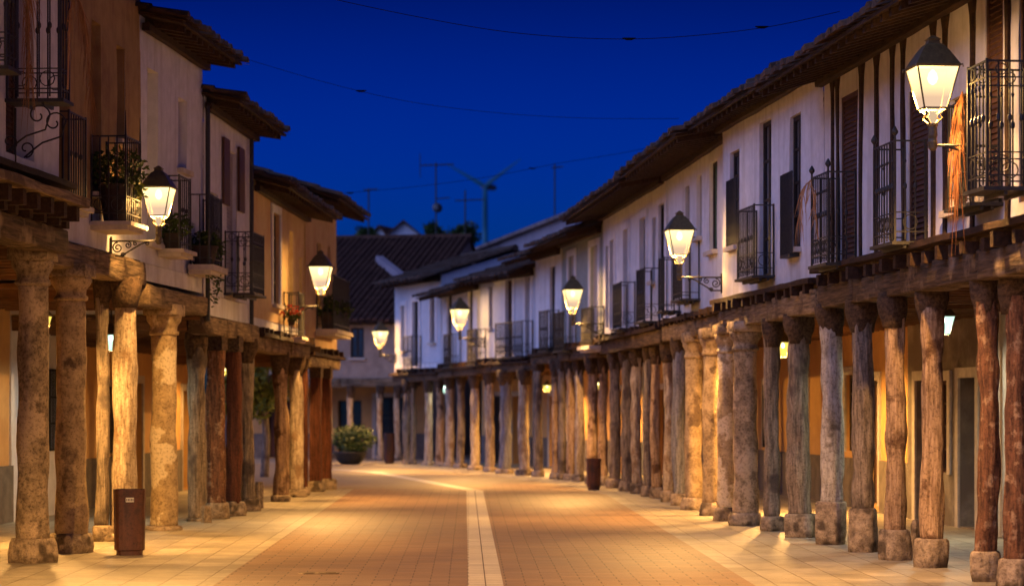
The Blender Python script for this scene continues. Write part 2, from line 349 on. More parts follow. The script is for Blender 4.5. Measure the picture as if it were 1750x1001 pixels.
    def balc(s,x0,x1,off,zb,zt,style='plain',slab='iron',slabt=.08):
        sl=MB()
        if slab=='iron':
            sl.box(x0-.02,x1+.02,.0,off+.02,zb-.035,zb)
            for k in range(1,3): 
                y=off*k/3; sl.box(x0,x1,y-.015,y+.015,zb-.07,zb-.036)
        else:
            sl.box(x0-.06,x1+.06,.0,off+.06,zb-slabt,zb); sl.box(x0-.01,x1+.01,.0,off+.01,zb-slabt-.05,zb-slabt-.001)
        b=s.part('balcony',sl,'iron' if slab=='iron' else slab)
        r=MB(); e=.02; hb=.012
        cs=[(x0+e,e),(x0+e,off-e),(x1-e,off-e),(x1-e,e)]
        def run(a,c):
            A=Vector((*a,0)); B=Vector((*c,0)); L=(B-A).length; n=max(1,int(L/.095))
            for z,h in ((zt,.012),(zb+.1,.009)): r.tube([(a[0],a[1],z),(c[0],c[1],z)],h,4)
            if style!='plain': r.tube([(a[0],a[1],zb+.30),(c[0],c[1],zb+.30)],.008,4)
            if style=='top' or style=='rich':
                r.tube([(a[0],a[1],zt-.14),(c[0],c[1],zt-.14)],.008,4)
            for k in range(1,n):
                p=A.lerp(B,k/n)
                ztop=zt
                r.tube([(p.x,p.y,zb+.02),(p.x,p.y,ztop)],.0095,4)
                if k%2==0 or style in('knob','rich'):
                    zk=zb+(zt-zb)*.55; r.lathe([(.006,zk-.04),(.02,zk-.015),(.02,zk+.015),(.006,zk+.04)],p.x,p.y,6)
                    if style in('knob','rich'):
                        zk=zb+(zt-zb)*.8; r.lathe([(.006,zk-.03),(.016,zk),(.006,zk+.03)],p.x,p.y,6)
            if style!='plain':
                d=(B-A).normalized(); m=max(1,int(L/.19))
                for k in range(m):
                    c0=A+(B-A)*((k+.5)/m)
                    for zz in ([zb+.2] if style!='rich' else [zb+.2,zt-.07]):
                        rad=.075 if zz==zb+.2 else .05
                        r.tube([(c0.x+d.x*rad*math.cos(t*PI/5),c0.y+d.y*rad*math.cos(t*PI/5),zz+rad*math.sin(t*PI/5)) for t in range(11)],.007,4)
        for a,c in zip(cs,cs[1:]): run(a,c)
        for (x,y) in cs: r.tube([(x,y,zb),(x,y,zt+.02)],.016,4)
        if style in('knob','spike'):
            for (x,y) in cs[1:3]:
                r.lathe([(.012,zt+.01),(.012,zt+.05),(.035,zt+.08),(.035,zt+.10),(.006,zt+.15)],x,y,8) if style=='knob' else r.tube([(x,y,zt),(x,y,zt+.3)],[.014,.004],4)
        s.part('railing',r,'iron',b)
        s.last=(x0,x1,off,zb,zt); return b
    def posts(s,pxs):
        for i,px in enumerate(pxs):
            x,_=s.hit(px,300,0)
            if not .1<x<s.L-.1: continue
            mb=MB(); n=12; w=.045
            for k in range(n):
                za=s.zw+.02+(s.zt-.15-s.zw)*k/n; zc=s.zw+.02+(s.zt-.15-s.zw)*(k+1)/n
                def wx(z):
                    t=(z-s.zw)/(s.zt-s.zw); ww=w*(1+.35*noise.noise(Vector((z*2,i*4,1))))+ (max(0,t-.86)*.9)
                    return x+.05*noise.noise(Vector((z*.9,i*3.7,9))),ww
                ca,wa=wx(za); cc,wc=wx(zc)
                b=len(mb.v); yf=.03
                mb.v+=[(ca-wa,-.03,za),(ca-wa,yf,za),(ca+wa,yf,za),(ca+wa,-.03,za),(cc-wc,-.03,zc),(cc-wc,yf,zc),(cc+wc,yf,zc),(cc+wc,-.03,zc)]
                mb.f+=[tuple(b+q for q in f) for f in ((0,4,5,1),(1,5,6,2),(2,6,7,3))]
                if k==0: mb.f.append((b,b+1,b+2,b+3))
                if k==n-1: mb.f.append((b+4,b+7,b+6,b+5))
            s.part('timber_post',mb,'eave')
    def build(s,beammat='beam',joists=True,roofmat='tile',band=None,bandmat='lime',basement=False):
        L=s.L; z0,z1=s.zw,s.zt; dp=s.depth; hs=s.holes
        # facade
        if band:
            zs=z0+band
            s.part('wall',s.wallmesh(0,L,zs,z1,0,[h for h in [(a,b,max(c,zs),d) for a,b,c,d in hs] if h[3]>h[2]],.2),s.wall)
            mb=s.wallmesh(0,L,z0,zs,.012,[h for h in [(a,b,c,min(d,zs)) for a,b,c,d in hs] if h[3]>h[2]],.2,amp=.015,thick=.31)
            mb.quad((0,.0,zs),(L,0,zs),(L,.03,zs),(0,.03,zs))
            s.part('wall_base',mb,bandmat)
        else: s.part('wall',s.wallmesh(0,L,z0,z1,0,hs,.2),s.wall)
        yr=-dp*.62; zr=z1+(-yr)*s.pitch
        sw=MB()
        for x,fl in ((0.0,0),(L,1)):
            q=[(x,-.001,z0),(x,-.001,z1-.02),(x,yr,zr-.05),(x,-dp,z1-.02),(x,-dp,0),(x,-s.arc,0),(x,-s.arc,z0)]
            n=len(sw.v); sw.v+=q; sw.f.append(tuple(range(n,n+7)) if fl else tuple(reversed(range(n,n+7))))
        sw.quad((0,-dp,0),(L,-dp,0),(L,-dp,z1),(0,-dp,z1))
        s.part('side_wall',sw,s.wall)
        # arcade
        zc=s.zb+.22
        c=MB(); c.box(.0,L,-s.arc,-.05,zc,zc+.06)
        for k in range(int(L/.55)+1):
            x=.2+k*.55
            if x+.14<L: c.rbox(0,1,0,1,0,1) if False else c.box(x,x+.13,-s.arc+.002,-.24,zc-.15,zc-.002)
        if s.arc>.5: s.part('arcade_ceiling',c,'joist')
        ah=s.aholes
        aw=s.wallmesh(0,L,0,zc+.05,-s.arc,ah,.2,amp=.02)
        s.part('arcade_wall',aw,s.arcmat)
        if s.dado:
            xs=sorted([0]+[v for h in ah if h[2]<.85 for v in (h[0]-.14,h[1]+.14)]+[L])
            for a,b in zip(xs[::2],xs[1::2]):
                if b-a>.05: d=MB(); d.box(a,b,-s.arc-.01,-s.arc+.035,0,.82); s.part('dado',d,'dado')
        # beams over the columns
        x=.02
        while x<L-.03:
            xe=min(L-.02,x+random.uniform(2.0,3.3)); xe=L-.02 if L-xe<1 else xe; dz=random.uniform(-.02,.03)
            b=MB(); b.rbox(x,xe-.008,-.22,.09+random.uniform(-.02,.03),s.zb+random.uniform(0,.02),s.zb+.28+dz,.18,.02,s.seed+x); s.part('beam',b,beammat,smooth=True); x=xe
        if s.zw-s.zb>.42:
            b=MB(); b.rbox(.02,L-.02,-.18,.06,s.zb+.28,s.zw+.01,.22,.016,s.seed+3); s.part('upper_beam',b,'beam' if beammat=='beamp' else 'beam',smooth=True)
        if joists:
            j=MB(); k=0; x=.3
            while x<L-.3:
                w=.09+.04*random.random(); j.box(x,x+w,-.2,.15+.09*random.random(),s.zb+.26,s.zb+.26+.11+.03*random.random()); x+=.42+.14*random.random(); k+=1
            j.rbox(.0,L,.04,.2,s.zw-.05,s.zw+.015,.3,.012,s.seed+8)
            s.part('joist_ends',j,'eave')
        # eave rafters + boards
        ov=s.ov; e=MB(); sl=lambda y: z1-y*s.pitch
        x=.12
        while x<L-.08:
            w=.085; 
            for (ya,yb2) in ((-.25,ov-.06),):
                n=len(e.v)
                e.v+=[(x,ya,sl(ya)-.11),(x+w,ya,sl(ya)-.11),(x+w,yb2,sl(yb2)-.08),(x,yb2,sl(yb2)-.08),(x,ya,sl(ya)-.003),(x+w,ya,sl(ya)-.003),(x+w,yb2,sl(yb2)-.003),(x,yb2,sl(yb2)-.003)]
                e.f+=[tuple(n+i for i in q) for q in ((0,3,2,1),(4,5,6,7),(0,1,5,4),(1,2,6,5),(2,3,7,6),(3,0,4,7))]
            x+=.33+.03*random.random()
        n=len(e.v)
        for xx in (-.05,L+.05):
            e.v+=[(xx,-.3,sl(-.3)),(xx,ov,sl(ov)),(xx,ov,sl(ov)+.035),(xx,-.3,sl(-.3)+.035)]
        e.f+=[tuple(n+i for i in q) for q in ((0,1,5,4),(1,2,6,5),(2,3,7,6),(3,0,4,7),(3,2,1,0),(4,5,6,7))]
        e.rbox(.0,L,.03,.13,z1-.20,z1-.10,.4,.01,s.seed+5)
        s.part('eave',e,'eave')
        # tiled roof, corrugated with broken courses
        r=MB(); per=.21; nx=int((L+.16)/per)+1; base=z1+.045
        rows=max(3,int((ov-yr)/.42)); sub=4
        prof=[0,.75,1,.75]
        for i in range(nx):
            xa=-.1+i*per
            jz=random.uniform(-.012,.02); jy=random.uniform(-.05,.05)
            for k in range(rows):
                ya=ov+.06-k*(ov-yr)/rows+jy*(k==0)+random.uniform(-.01,.01); yb2=ov+.06-(k+1)*(ov-yr)/rows-.05
                n=len(r.v)
                for (y,lift) in ((ya,.035),(yb2,0.0)):
                    z=base-y*s.pitch+lift+jz
                    for q in range(5):
                        a=PI*q/4; r.v.append((xa+per*.5-math.cos(a)*per*.44,y,z+math.sin(a)*.075))
                for q in range(4): r.f.append((n+q,n+q+1,n+5+q+1,n+5+q))
                if k==0: r.f.append((n+4,n+3,n+2,n+1,n))
                # channel
                z=base-ya*s.pitch-.005; zz=base-yb2*s.pitch-.03
                r.quad((xa-per*.1,ya,z),(xa+per*.1,ya,z),(xa+per*.1,yb2,zz),(xa-per*.1,yb2,zz))
        r.quad((-.1,ov,base-ov*s.pitch-.006),(L+.1,ov,base-ov*s.pitch-.006),(L+.1,yr,base-yr*s.pitch-.006),(-.1,yr,base-yr*s.pitch-.006))
        r.quad((-.1,yr,base-yr*s.pitch+.03),(L+.1,yr,base-yr*s.pitch+.03),(L+.1,-dp-.3,base-.1),(-.1,-dp-.3,base-.1))
        r.tube([(-.1,yr,base-yr*s.pitch+.03),(L+.1,yr,base-yr*s.pitch+.03)],.1,8)
        s.part('roof',r,roofmat)
    def pipe(s,px,y0=None,y1=None):
        x,_=s.hit(px,400,.06)
        mb=MB(); mb.tube([(x,.07,s.zw-.1),(x,.07,s.zt-.15)],.035,8); s.part('drainpipe',mb,'iron')

# right terrace ------------------------------------------------------------
R1=House((5.85,9),(3.81,28.5),'R','half_timbered_house','white half-timbered house with dark posts at the right edge, four balconies',2.85,3.33,5.75,'lime',8,.85,arcmat='stonewall',dado=False)
R2=House((3.80,28.52),(3.12,34.6),'R','plastered_house','whitewashed house left of the half-timbered one, with one black balcony between two tall windows',2.80,3.22,5.9,'lime',7,.52,arcmat='stonewall2',dado=False)
R3=House((3.25,34.64),(2.74,41.0),'R','plastered_house','narrow pale house set back behind the second lamp, with a green curtained window',2.80,3.15,5.82,'lime2',7,.85,.2)
R4=House((2.70,41.03),(1.92,49.5),'R','plastered_house','long lilac white house between the second and third lamps under one long dark eave',2.78,3.08,5.78,'lime2',7,.85,.25)
R5=House((1.91,49.54),(1.16,54.3),'R','grey_green_house','grey green house with white window surrounds beside the third lamp',2.72,3.0,5.55,'greygreen',7,.8)
R5w=House((1.15,54.33),(.57,57),'R','plastered_house','very narrow white house left of the grey green one, end of the long eave',2.7,2.95,5.42,'lime2',6,.85)
R6=House((.56,57.05),(-.83,61.2),'R','plastered_house','pale blue white house with a long double balcony, between third and fourth right lamps',2.55,2.8,5.08,'bluewall',4,.7)
R7=House((-.84,61.25),(-1.98,66.3),'R','plastered_house','low cream white house right behind the fourth lamp with a small hooded eave',2.5,2.75,4.95,'lime2',3.6,.75)
R8=House((-2.0,66.35),(-3.5,70.0),'R','corner_house','pale blue corner house at the far end of the right row, three windows',2.42,2.66,5.45,'bluewall',3.6,.6)
# windows right
for a in ((1437,1466,160,452),(1553,1587,150,418),(1684,1714,-80,330),(1742,1790,-80,340)): R1.window(*a,kind='blind',rec=.02)
R1.window(1622,1652,165,356,'glass')
R1.window(1840,1890,-60,300,'blind'); R1.window(2200,2280,-60,300,'blind')
R2.window(1247,1263,258,420,'dark'); R2.window(1297,1317,206,474,'dark'); R2.window(1348,1368,196,424,'dark')
R3.window(1212,1226,275,428,'green'); R3.window(1190,1199,298,405,'pale'); R3.window(1171,1178,318,512,'dark')
R4.window(1124,1134,348,545,'dark'); R4.window(1114,1119,372,480,'dark'); R4.window(1095,1105,372,545,'dark',surround=True); R4.window(1067,1075,392,552,'dark',surround=True); R4.window(1044,1051,410,560,'dark',surround=True); R4.window(1034,1039,420,560,'dark')
R5.window(1009,1023,420,590,'pale',surround=True); R5.window(972,983,437,595,'pale',surround=True)
R5w.window(940,948,455,600,'dark')
R6.window(899,907,465,610,'pale',surround=True); R6.window(865,877,478,612,'glass',surround=True); R6.window(836,842,490,560,'glass')
R7.window(816,824,482,610,'dark'); R7.window(800,808,487,620,'dark'); R7.window(764,772,500,625,'dark')
R8.window(736,744,508,585,'glass',surround=True); R8.window(706,716,515,625,'dark',surround=True); R8.window(686,693,522,600,'pale',surround=True)
R1.posts((1425,1452-18,1474,1500,1528,1546,1597,1617,1664,1725,1760,1820,1900,2000,2100,2300,2450))
# balconies right
R1.balcony(1790,1684,1650,103,318,'rich'); R1_b1=R1.last
R1.balcony(1712,1660,1617,165,345,'scroll'); R1_b2=R1.last
R1.balcony(1586,1527,1490,240,412,'knob'); R1_b3=R1.last
R1.balcony(1466,1413,1384,293,448,'knob'); R1_b4=R1.last
R2.balcony(1320,1287,1258,350,470,'scroll'); 
R3.balcony(1197,1163,1148,405,510,'plain')
R4.balcony(1122,1100,1086,458,548,'scroll'); R4.balcony(1084,1060,1046,482,560,'scroll'); R4.balcony(1150,1133,1124,440,530,'plain')
R5.balcony(1030,1010,992,524,590,'scroll',slab='frame'); R5.balcony(985,962,946,532,598,'scroll')
R5w.balcony(950,935,920,530,598,'scroll')
R6.balcony(911,892,845,548,608,'scroll')
R7.balcony(830,812,797,562,622,'scroll'); R7.balcony(785,770,757,570,626,'scroll')
R8.balcony(720,703,688,574,630,'scroll')
q=MB(); x0,_=R2.hit(1247,430,0); x1,_=R2.hit(1263,430,0)
# low window grille on the first window of R2
for k in range(9): q.box(x0+(x1-x0)*k/8-.008,x0+(x1-x0)*k/8+.008,.04,.055,4.0,4.95)
q.box(x0-.03,x1+.03,.03,.04,4.92,4.95); q.box(x0-.03,x1+.03,.03,.04,3.98,4.02); R2.part('grille',q,'iron')
q=MB(); x0,_=R2.hit(1348,430,0); x1,_=R2.hit(1368,430,0)
for k in range(11): q.box(x0+(x1-x0)*k/10-.008,x0+(x1-x0)*k/10+.008,.10,.115,3.62,4.66)
q.box(x0-.05,x1+.05,.0,.13,3.58,3.62); q.box(x0-.05,x1+.05,.09,.10,4.63,4.67); q.box(x0-.05,x1+.05,.09,.10,3.85,3.88); R2.part('grille',q,'iron')
# arcade openings right
R2.window(1566,1583,650,915,'wood',surround=True,level=1,rec=.12); R2.window(1604,1621,650,807,'glass',surround=True,level=1)
R2.window(1640,1669,645,915,'wood',surround=True,level=1,rec=.28)
R1.opening(2.5,3.6,.02,2.2,'wood',.25,True,1); R1.opening(7,8,.9,2.1,'grille',.25,True,1)
R3.window(1478,1502,650,860,'wood',surround=True,level=1,rec=.15); R3.window(1446,1460,640,770,'dark',surround=True,level=1)
R4.opening(1.2,2.2,.02,2.2,'wood',.2,True,1); R4.opening(4.2,5.2,.9,2.1,'grille',.2,True,1); R4.opening(6.4,7.4,.02,2.2,'wood',.2,True,1)
R5.opening(1.2,2.2,.02,2.1,'wood',.2,True,1); R5w.opening(1,1.9,.02,2.1,'wood',.2,True,1)
R6.opening(.8,1.7,.02,2.1,'wood',.2,True,1); R6.opening(2.6,3.5,.02,2.1,'wood',.2,False,1)
R7.opening(.6,1.6,.02,2.0,'wood',.2,True,1); R7.opening(2.8,3.8,.02,2.0,'wood',.2,True,1)
R8.opening(.5,1.5,.02,2.0,'wood',.2,True,1); R8.opening(2.4,3.4,.02,2.0,'grille',.2,True,1)
x,z=R2.hit(1590,637,-2.8); q=MB(); q.box(x-.1,x+.1,-2.77,-2.745,z-.12,z+.12); R2.part('plaque',q,'dark')
R1.build('beam'); R2.build('beamp'); R3.build('beamp'); R4.build('beam'); R5.build('beam'); R5w.build('beam')
R6.build('beam',band=.0); R7.build('beam'); R8.build('beam',band=.3,bandmat='lime2')
# downpipe by the first arcade door
p=MB(); x,_=R2.hit(1712,700,-2.5); p.tube([(x+.1,-2.45,0.02),(x+.1,-2.45,2.9)],.035,8); R2.part('drainpipe',p,'dado')
p=MB(); p.rbox(x-.4,x+.3,-2.79,-2.55,0,2.97,.1,.01,3); R2.part('pilaster',p,'frame')

# left terrace ------------------------------------------------------------
L1=House((-4.90,25.3),(-6.1,9),'L','timber_balcony_house','dark timber fronted house at the left edge with two iron balconies',3.30,4.05,7.3,'lime',8,.8,arcmat='stonewall')
L2=House((-4.78,30.1),(-5.13,25.3),'L','brown_rendered_house','brown rendered house with white base, second from the left edge, tall blank openings',3.22,3.54,7.45,'ochre',7,.6,arcmat='wallochre')
L3=House((-4.47,33.7),(-4.78,30.08),'L','plastered_house','tall white house behind the nearest left lamp, two blank tall openings',2.98,3.30,6.7,'lime',7,.58,.22)
L4=House((-4.21,37.9),(-4.45,33.7),'L','plastered_house','lilac white house with brown shutters and a wide iron balcony on the left',2.70,3.0,6.15,'lime',7,.55,.2,arcmat='lime',dado=False)
L5=House((-3.93,44.3),(-4.2,37.9),'L','orange_rendered_house','orange rendered house with white base behind the second left lamp',2.58,2.86,5.36,'orange',7,.62,.26)
L6=House((-3.69,49.2),(-3.92,44.3),'L','corner_house','pale ochre corner house at the end of the left row with a plant filled balcony',2.44,2.70,5.8,'orange',7,.66)
L2.window(156,172,38,330,'pale',rec=.25); L2.window(199,213,80,240,'pale',rec=.25); L2.window(100,118,-30,340,'pale',rec=.25)
L2.window(155,172,40,372,'pale') if False else None
L3.window(251,269,120,415,'dark',rec=.26); L3.window(304,319,170,290,'pale',rec=.25); L3.window(322,334,380,440,'pale')
L4.window(387,404,258,500,'pale'); L4.window(358,372,330,452,'dark')
L5.window(465,477,365,520,'dark',surround=True); L5.window(494,500,395,545,'dark'); L5.window(512,517,440,565,'wood')
L6.window(559,564,420,455,'wood'); L6.window(541,548,415,560,'dark')
q=MB()
for px in (383,409):
    x,_=L4.hit(px,300,0); q.box(x-.24,x+.24,.012,.05,4.72,5.72)
L4.part('shutter',q,'redframe')
L2.balcony(152,217,243,232,378,'spike',slab='frame',slabt=.05); L2_b1=L2.last
L2.balcony(98,120,150,190,345,'plain',slab='frame',slabt=.06,pmax=.35)
L3.balcony(275,308,328,300,425,'plain',slab='frame',slabt=.05); L3_b1=L3.last
L3.balcony(328,359,381,332,452,'plain',slab='frame',slabt=.08) if False else None
L4.balcony(322,359,381,332,452,'plain',slab='frame',slabt=.08); L4_b1=L4.last
L4.balcony(383,433,453,396,500,'rich'); 
L6.balcony(540,572,598,470,562,'plain',slab='frame',slabt=.08); L6_b1=L6.last
L5.balcony(500,512,521,500,575,'plain',slab='frame',slabt=.05)
L1.balcony(8,106,122,-60,168,'rich'); L1_b1=L1.last
L1.balcony(-120,12,32,-100,112,'rich'); L1_b2=L1.last
L1.opening(1.0,2.0,4.2,6.6,'blind'); L1.opening(3.8,4.8,4.2,6.6,'blind'); L1.opening(8,9,4.2,6.6,'blind'); L1.opening(12,13,4.2,6.6,'blind')
# arcade openings left
L4.window(70,94,632,768,'grille',surround=False,level=1) ; L3.opening(1.1,2.1,.02,2.2,'wood',.2,True,1)
L4.opening(.3,1.1,.02,2.1,'wood',.1,False,1); L5.opening(1.5,2.5,.02,2.1,'wood',.2,True,1); L5.opening(4,5,.9,2.0,'grille',.2,True,1)
L6.opening(1.5,2.5,.02,2.0,'wood',.2,True,1); L1.opening(3,4,.02,2.3,'wood',.2,True,1); L1.opening(8,9,.02,2.3,'wood',.2,True,1)
L1.build('beam'); L2.build('beamp',joists=False,band=.42); L3.build('beamp',joists=False,band=.22); L4.build('beamp',joists=False,band=.3); L5.build('beamp',band=.26); L6.build('beamp')
L4.pipe(354) ; L4.pipe(429)
# scroll brackets under the near left balcony
x0,x1,of,zb,zt=L1_b1
q=MB()
for x in (x0+.02,x1+.25):
    pts=[]
    for k in range(22):
        a=k/21*2.2*PI; rr=.12*(1-k/26); pts.append((x,of-.05-.12+rr*math.cos(a),zb-.20+rr*math.sin(a)))
    q.tube(pts,.009,5)
    q.tube([(x,of-.05,zb-.18),(x,of-.1,zb-.34),(x,of*.5,zb-.40),(x,.22,zb-.45),(x,.1,zb-.55)],.010,5)
    pts=[]
    for k in range(18):
        a=-PI/2+k/17*2*PI; rr=.09*(1-k/22); pts.append((x,.12+rr*math.cos(a),zb-.46+rr*math.sin(a)))
    q.tube(pts,.009,5)
    q.tube([(x,.01,zb-.05),(x,.01,zb-.6)],.014,4)
L1.part('scroll_bracket',q,'iron')
q=MB(); q.rbox(.3,14,.12,.42,3.78,3.88,.3,.02,4); L1.part('timber_ledge',q,'beamp')
for k in range(26):
    q=MB(); q.box(.5+k*.5,.62+k*.5,-.2,.36,3.62,3.775); L1.part('ledge_joist',q,'eave')

# far facade across the end of the street -----------------------------------
R9=House((-3.2,74.0),(-9.8,75.2),'F','gabled_house','pale house closing the end of the street under a broad brown roof',2.3,2.6,4.5,'farbeige',15,.5,.34,arc=2.4,arcmat='wallochre')
R9.window(599,622,560,611,'dark')
R9.opening(.6,1.7,.02,2.0,'grille',.2,True,1); R9.opening(2.2,3.0,.02,1.9,'dark',.2,False,1); R9.opening(4.6,5.4,.02,1.9,'wood',.2,True,1)
R9.build('beamp',joists=False,roofmat='farroof')
q=MB(); q.tube([(2.5,-6.1,6.76),(.5,-2.7,5.62)],.17,4)
R9.part('parapet',q,'farwall')
# tall building behind the right row
d=(Vector((-4.6,105,0))-Vector((1.9,70.7,0)))
FB=thing('storehouse','long tall grey building with a pale sloping top rising behind the right row of houses','building',(1.9,70.9,0),math.atan2(d.y,d.x))
w=MB(); w.box(0,d.length,-7,0,0,7.6); obj('wall',w,M['farwall'],FB)
w=MB(); n=len(w.v)
for x in (-.3,d.length+.3): w.v+=[(x,.2,7.52),(x,.2,7.63),(x,-3.5,8.75),(x,-7.3,7.63),(x,-7.3,7.52)]
w.f+=[(n,n+1,n+6,n+5),(n+1,n+2,n+7,n+6),(n+2,n+3,n+8,n+7),(n+3,n+4,n+9,n+8),(n+4,n,n+5,n+9),(n+4,n+3,n+2,n+1,n),(n+5,n+6,n+7,n+8,n+9)]
obj('roof',w,M['paletile'],FB)
# small far houses peeping over the roof line
def cottage(px,Z,w_,ztop,label):
    c=P(px,HY,Z); h=thing('cottage',label,'house',(c.x,Z,0),random.uniform(-.3,.3))
    b=MB(); b.box(-w_/2,w_/2,0,6,0,ztop-.9); n=len(b.v)
    b.v+=[(-w_/2,0,ztop-.9),(w_/2,0,ztop-.9),(0,0,ztop),(-w_/2,6,ztop-.9),(w_/2,6,ztop-.9),(0,6,ztop)]; b.f+=[(n,n+1,n+2),(n+3,n+5,n+4)]
    obj('wall',b,M['lime2'],h)
    r=MB(); e=.25
    for sg in (-1,1):
        r.quad((sg*(w_/2+e),-.3,ztop-.9-e*.9/(w_/2)),(0,-.3,ztop+.02),(0,6.3,ztop+.02),(sg*(w_/2+e),6.3,ztop-.9-e*.9/(w_/2)))
        r.quad((sg*(w_/2+e),-.3,ztop-.8-e*.9/(w_/2)),(0,-.3,ztop+.12),(0,6.3,ztop+.12),(sg*(w_/2+e),6.3,ztop-.8-e*.9/(w_/2)))
        r.quad((sg*(w_/2+e),-.3,ztop-.9-e*.9/(w_/2)),(0,-.3,ztop+.02),(0,-.3,ztop+.12),(sg*(w_/2+e),-.3,ztop-.8-e*.9/(w_/2)))
    obj('roof',r,M['farroof'],h)
cottage(650,120,1.6,10.9,'tiny pale gable just above the far roof, left of the other gable')
cottage(690,118,2.2,11.0,'wider pale gable just above the far roof, right of the tiny one')
cottage(755,112,4.5,9.6,'low grey gable peeping over the far roof below the tall aerials')

# ------------------------------------------------------------ columns
def hs_at(side,Z):
    hs=[R1,R2,R3,R4,R5,R5w,R6,R7,R8] if side=='R' else [L1,L2,L3,L4,L5,L6]
    for h in hs:
        a,b=sorted((h.p0.y,h.p1.y))
        if a<=Z<=b+.1: return h
    return hs[-1]
def line_x(h,Z):
    t=(Z-h.p0.y)/(h.p1.y-h.p0.y); return h.p0.x+(h.p1.x-h.p0.x)*t
def column(side,px,yb,wpx,kind,label,name=None,baseh=None,basew=1.35,lean=0,bend=None,h=None):
    Z=gZ(yb); c=P(px,yb,Z); hh=h or hs_at(side,Z); zt=hh.zb+.01; k=F/Z; r=wpx/2/k; sd=px*.37
    # keep the pillar under its beam
    if h is None:
        lx=line_x(hh,Z); off=.07 if side=='R' else -.07; x=c.x+( (lx+off)-c.x)*.35
    else: x=c.x
    stone=kind in('stone','stonep','stoned')
    name=name or ('stone_column' if stone else 'timber_post')
    t=thing(name,label,'column' if stone else 'post',(x,Z+r,0),hh.rz,'columns holding up the %s arcade'%{'R':'right','L':'left','F':'far'}[side])
    if not stone: t.rotation_euler=(random.uniform(-.006,.006),random.uniform(-.012,.012),hh.rz)
    b=MB()
    if baseh is None: baseh=.14 if stone else .34
    if stone:
        bh=baseh; cap=.26
        b.lathe([(r*1.30,-.02),(r*1.34,bh*.35),(r*1.25,bh*.8),(r*1.12,bh)],n=20,seed=sd,amp=.03,sq=.55,rot=random.uniform(0,1.5)); obj('base',b,M['block'],t,True)
        s_=MB(); H=zt-.1-cap; nn=30
        s_.lathe([(r*(1.03-.12*(i/nn)+.02*math.sin(i*.7)),bh-.03+(H-bh+.06)*i/nn) for i in range(nn+1)],n=24,seed=sd,amp=.018,bend=bend or (random.uniform(-.015,.015),0)); obj('shaft',s_,M[kind],t,True)
        c_=MB(); z=H
        c_.lathe([(r*.9,z),(r*1.1,z+.015),(r*1.12,z+.05),(r*.97,z+.07),(r*1.0,z+.13),(r*1.28,z+.2),(r*1.32,z+.25),(r*1.30,z+cap+.02)],n=22,seed=sd,amp=.012); obj('capital',c_,M[kind],t,True)
        a=MB(); a.rbox(-r*1.5,r*1.5,-r*1.25,r*1.25,z+cap+.01,zt+.06,.1,.008,sd); obj('abacus',a,M['stoned'],t,True)
    else:
        bw=r*basew
        if baseh>0:
            b.lathe([(bw*.98,-.02),(bw*1.03,baseh*.3),(bw,baseh*.75),(bw*.97,baseh-.02),(bw*.86,baseh)],n=24,seed=sd,amp=.03,sq=.75 if int(px)%3 else .45,rot=random.uniform(0,1.5)); obj('base',b,M['block'],t,True)
        s_=MB(); cap=.2; H=zt-cap+.03; nn=36; sq=.75 if kind in('wdred','sqred') else .12
        mk={'sqred':'wred'}.get(kind,kind)
        bd=bend or (random.uniform(-.075,.075)*min(1,k/120),random.uniform(-.03,.03))
        s_.lathe([(r*(1.02-.10*(i/nn))*(1+.17*noise.noise(Vector((i*.22,sd,2)))),baseh-.03+(H-baseh+.03)*i/nn) for i in range(nn+1)],n=24,seed=sd,amp=.022 if sq<.5 else .006,bend=bd,sq=sq,grv=.018 if sq<.5 else .004,rot=0 if sq>.5 else random.uniform(0,3)); obj('shaft',s_,M[mk],t,True)
        a=MB()
        if sq>.5: a.rbox(-r*1.6,r*1.6,-r*.95,r*.95,zt-cap,zt+.05,.12,.008,sd)
        else: a.lathe([(r*.92,zt-cap-.14),(r*1.02,zt-cap-.05),(r*1.25,zt-cap+.03),(r*1.36,zt-.08),(r*1.32,zt),(r*1.25,zt+.05)],n=18,seed=sd+3,amp=.035,sq=.35,rot=.4)
        obj('bracket',a,M['beamd'],t,sq<.5)
    return t
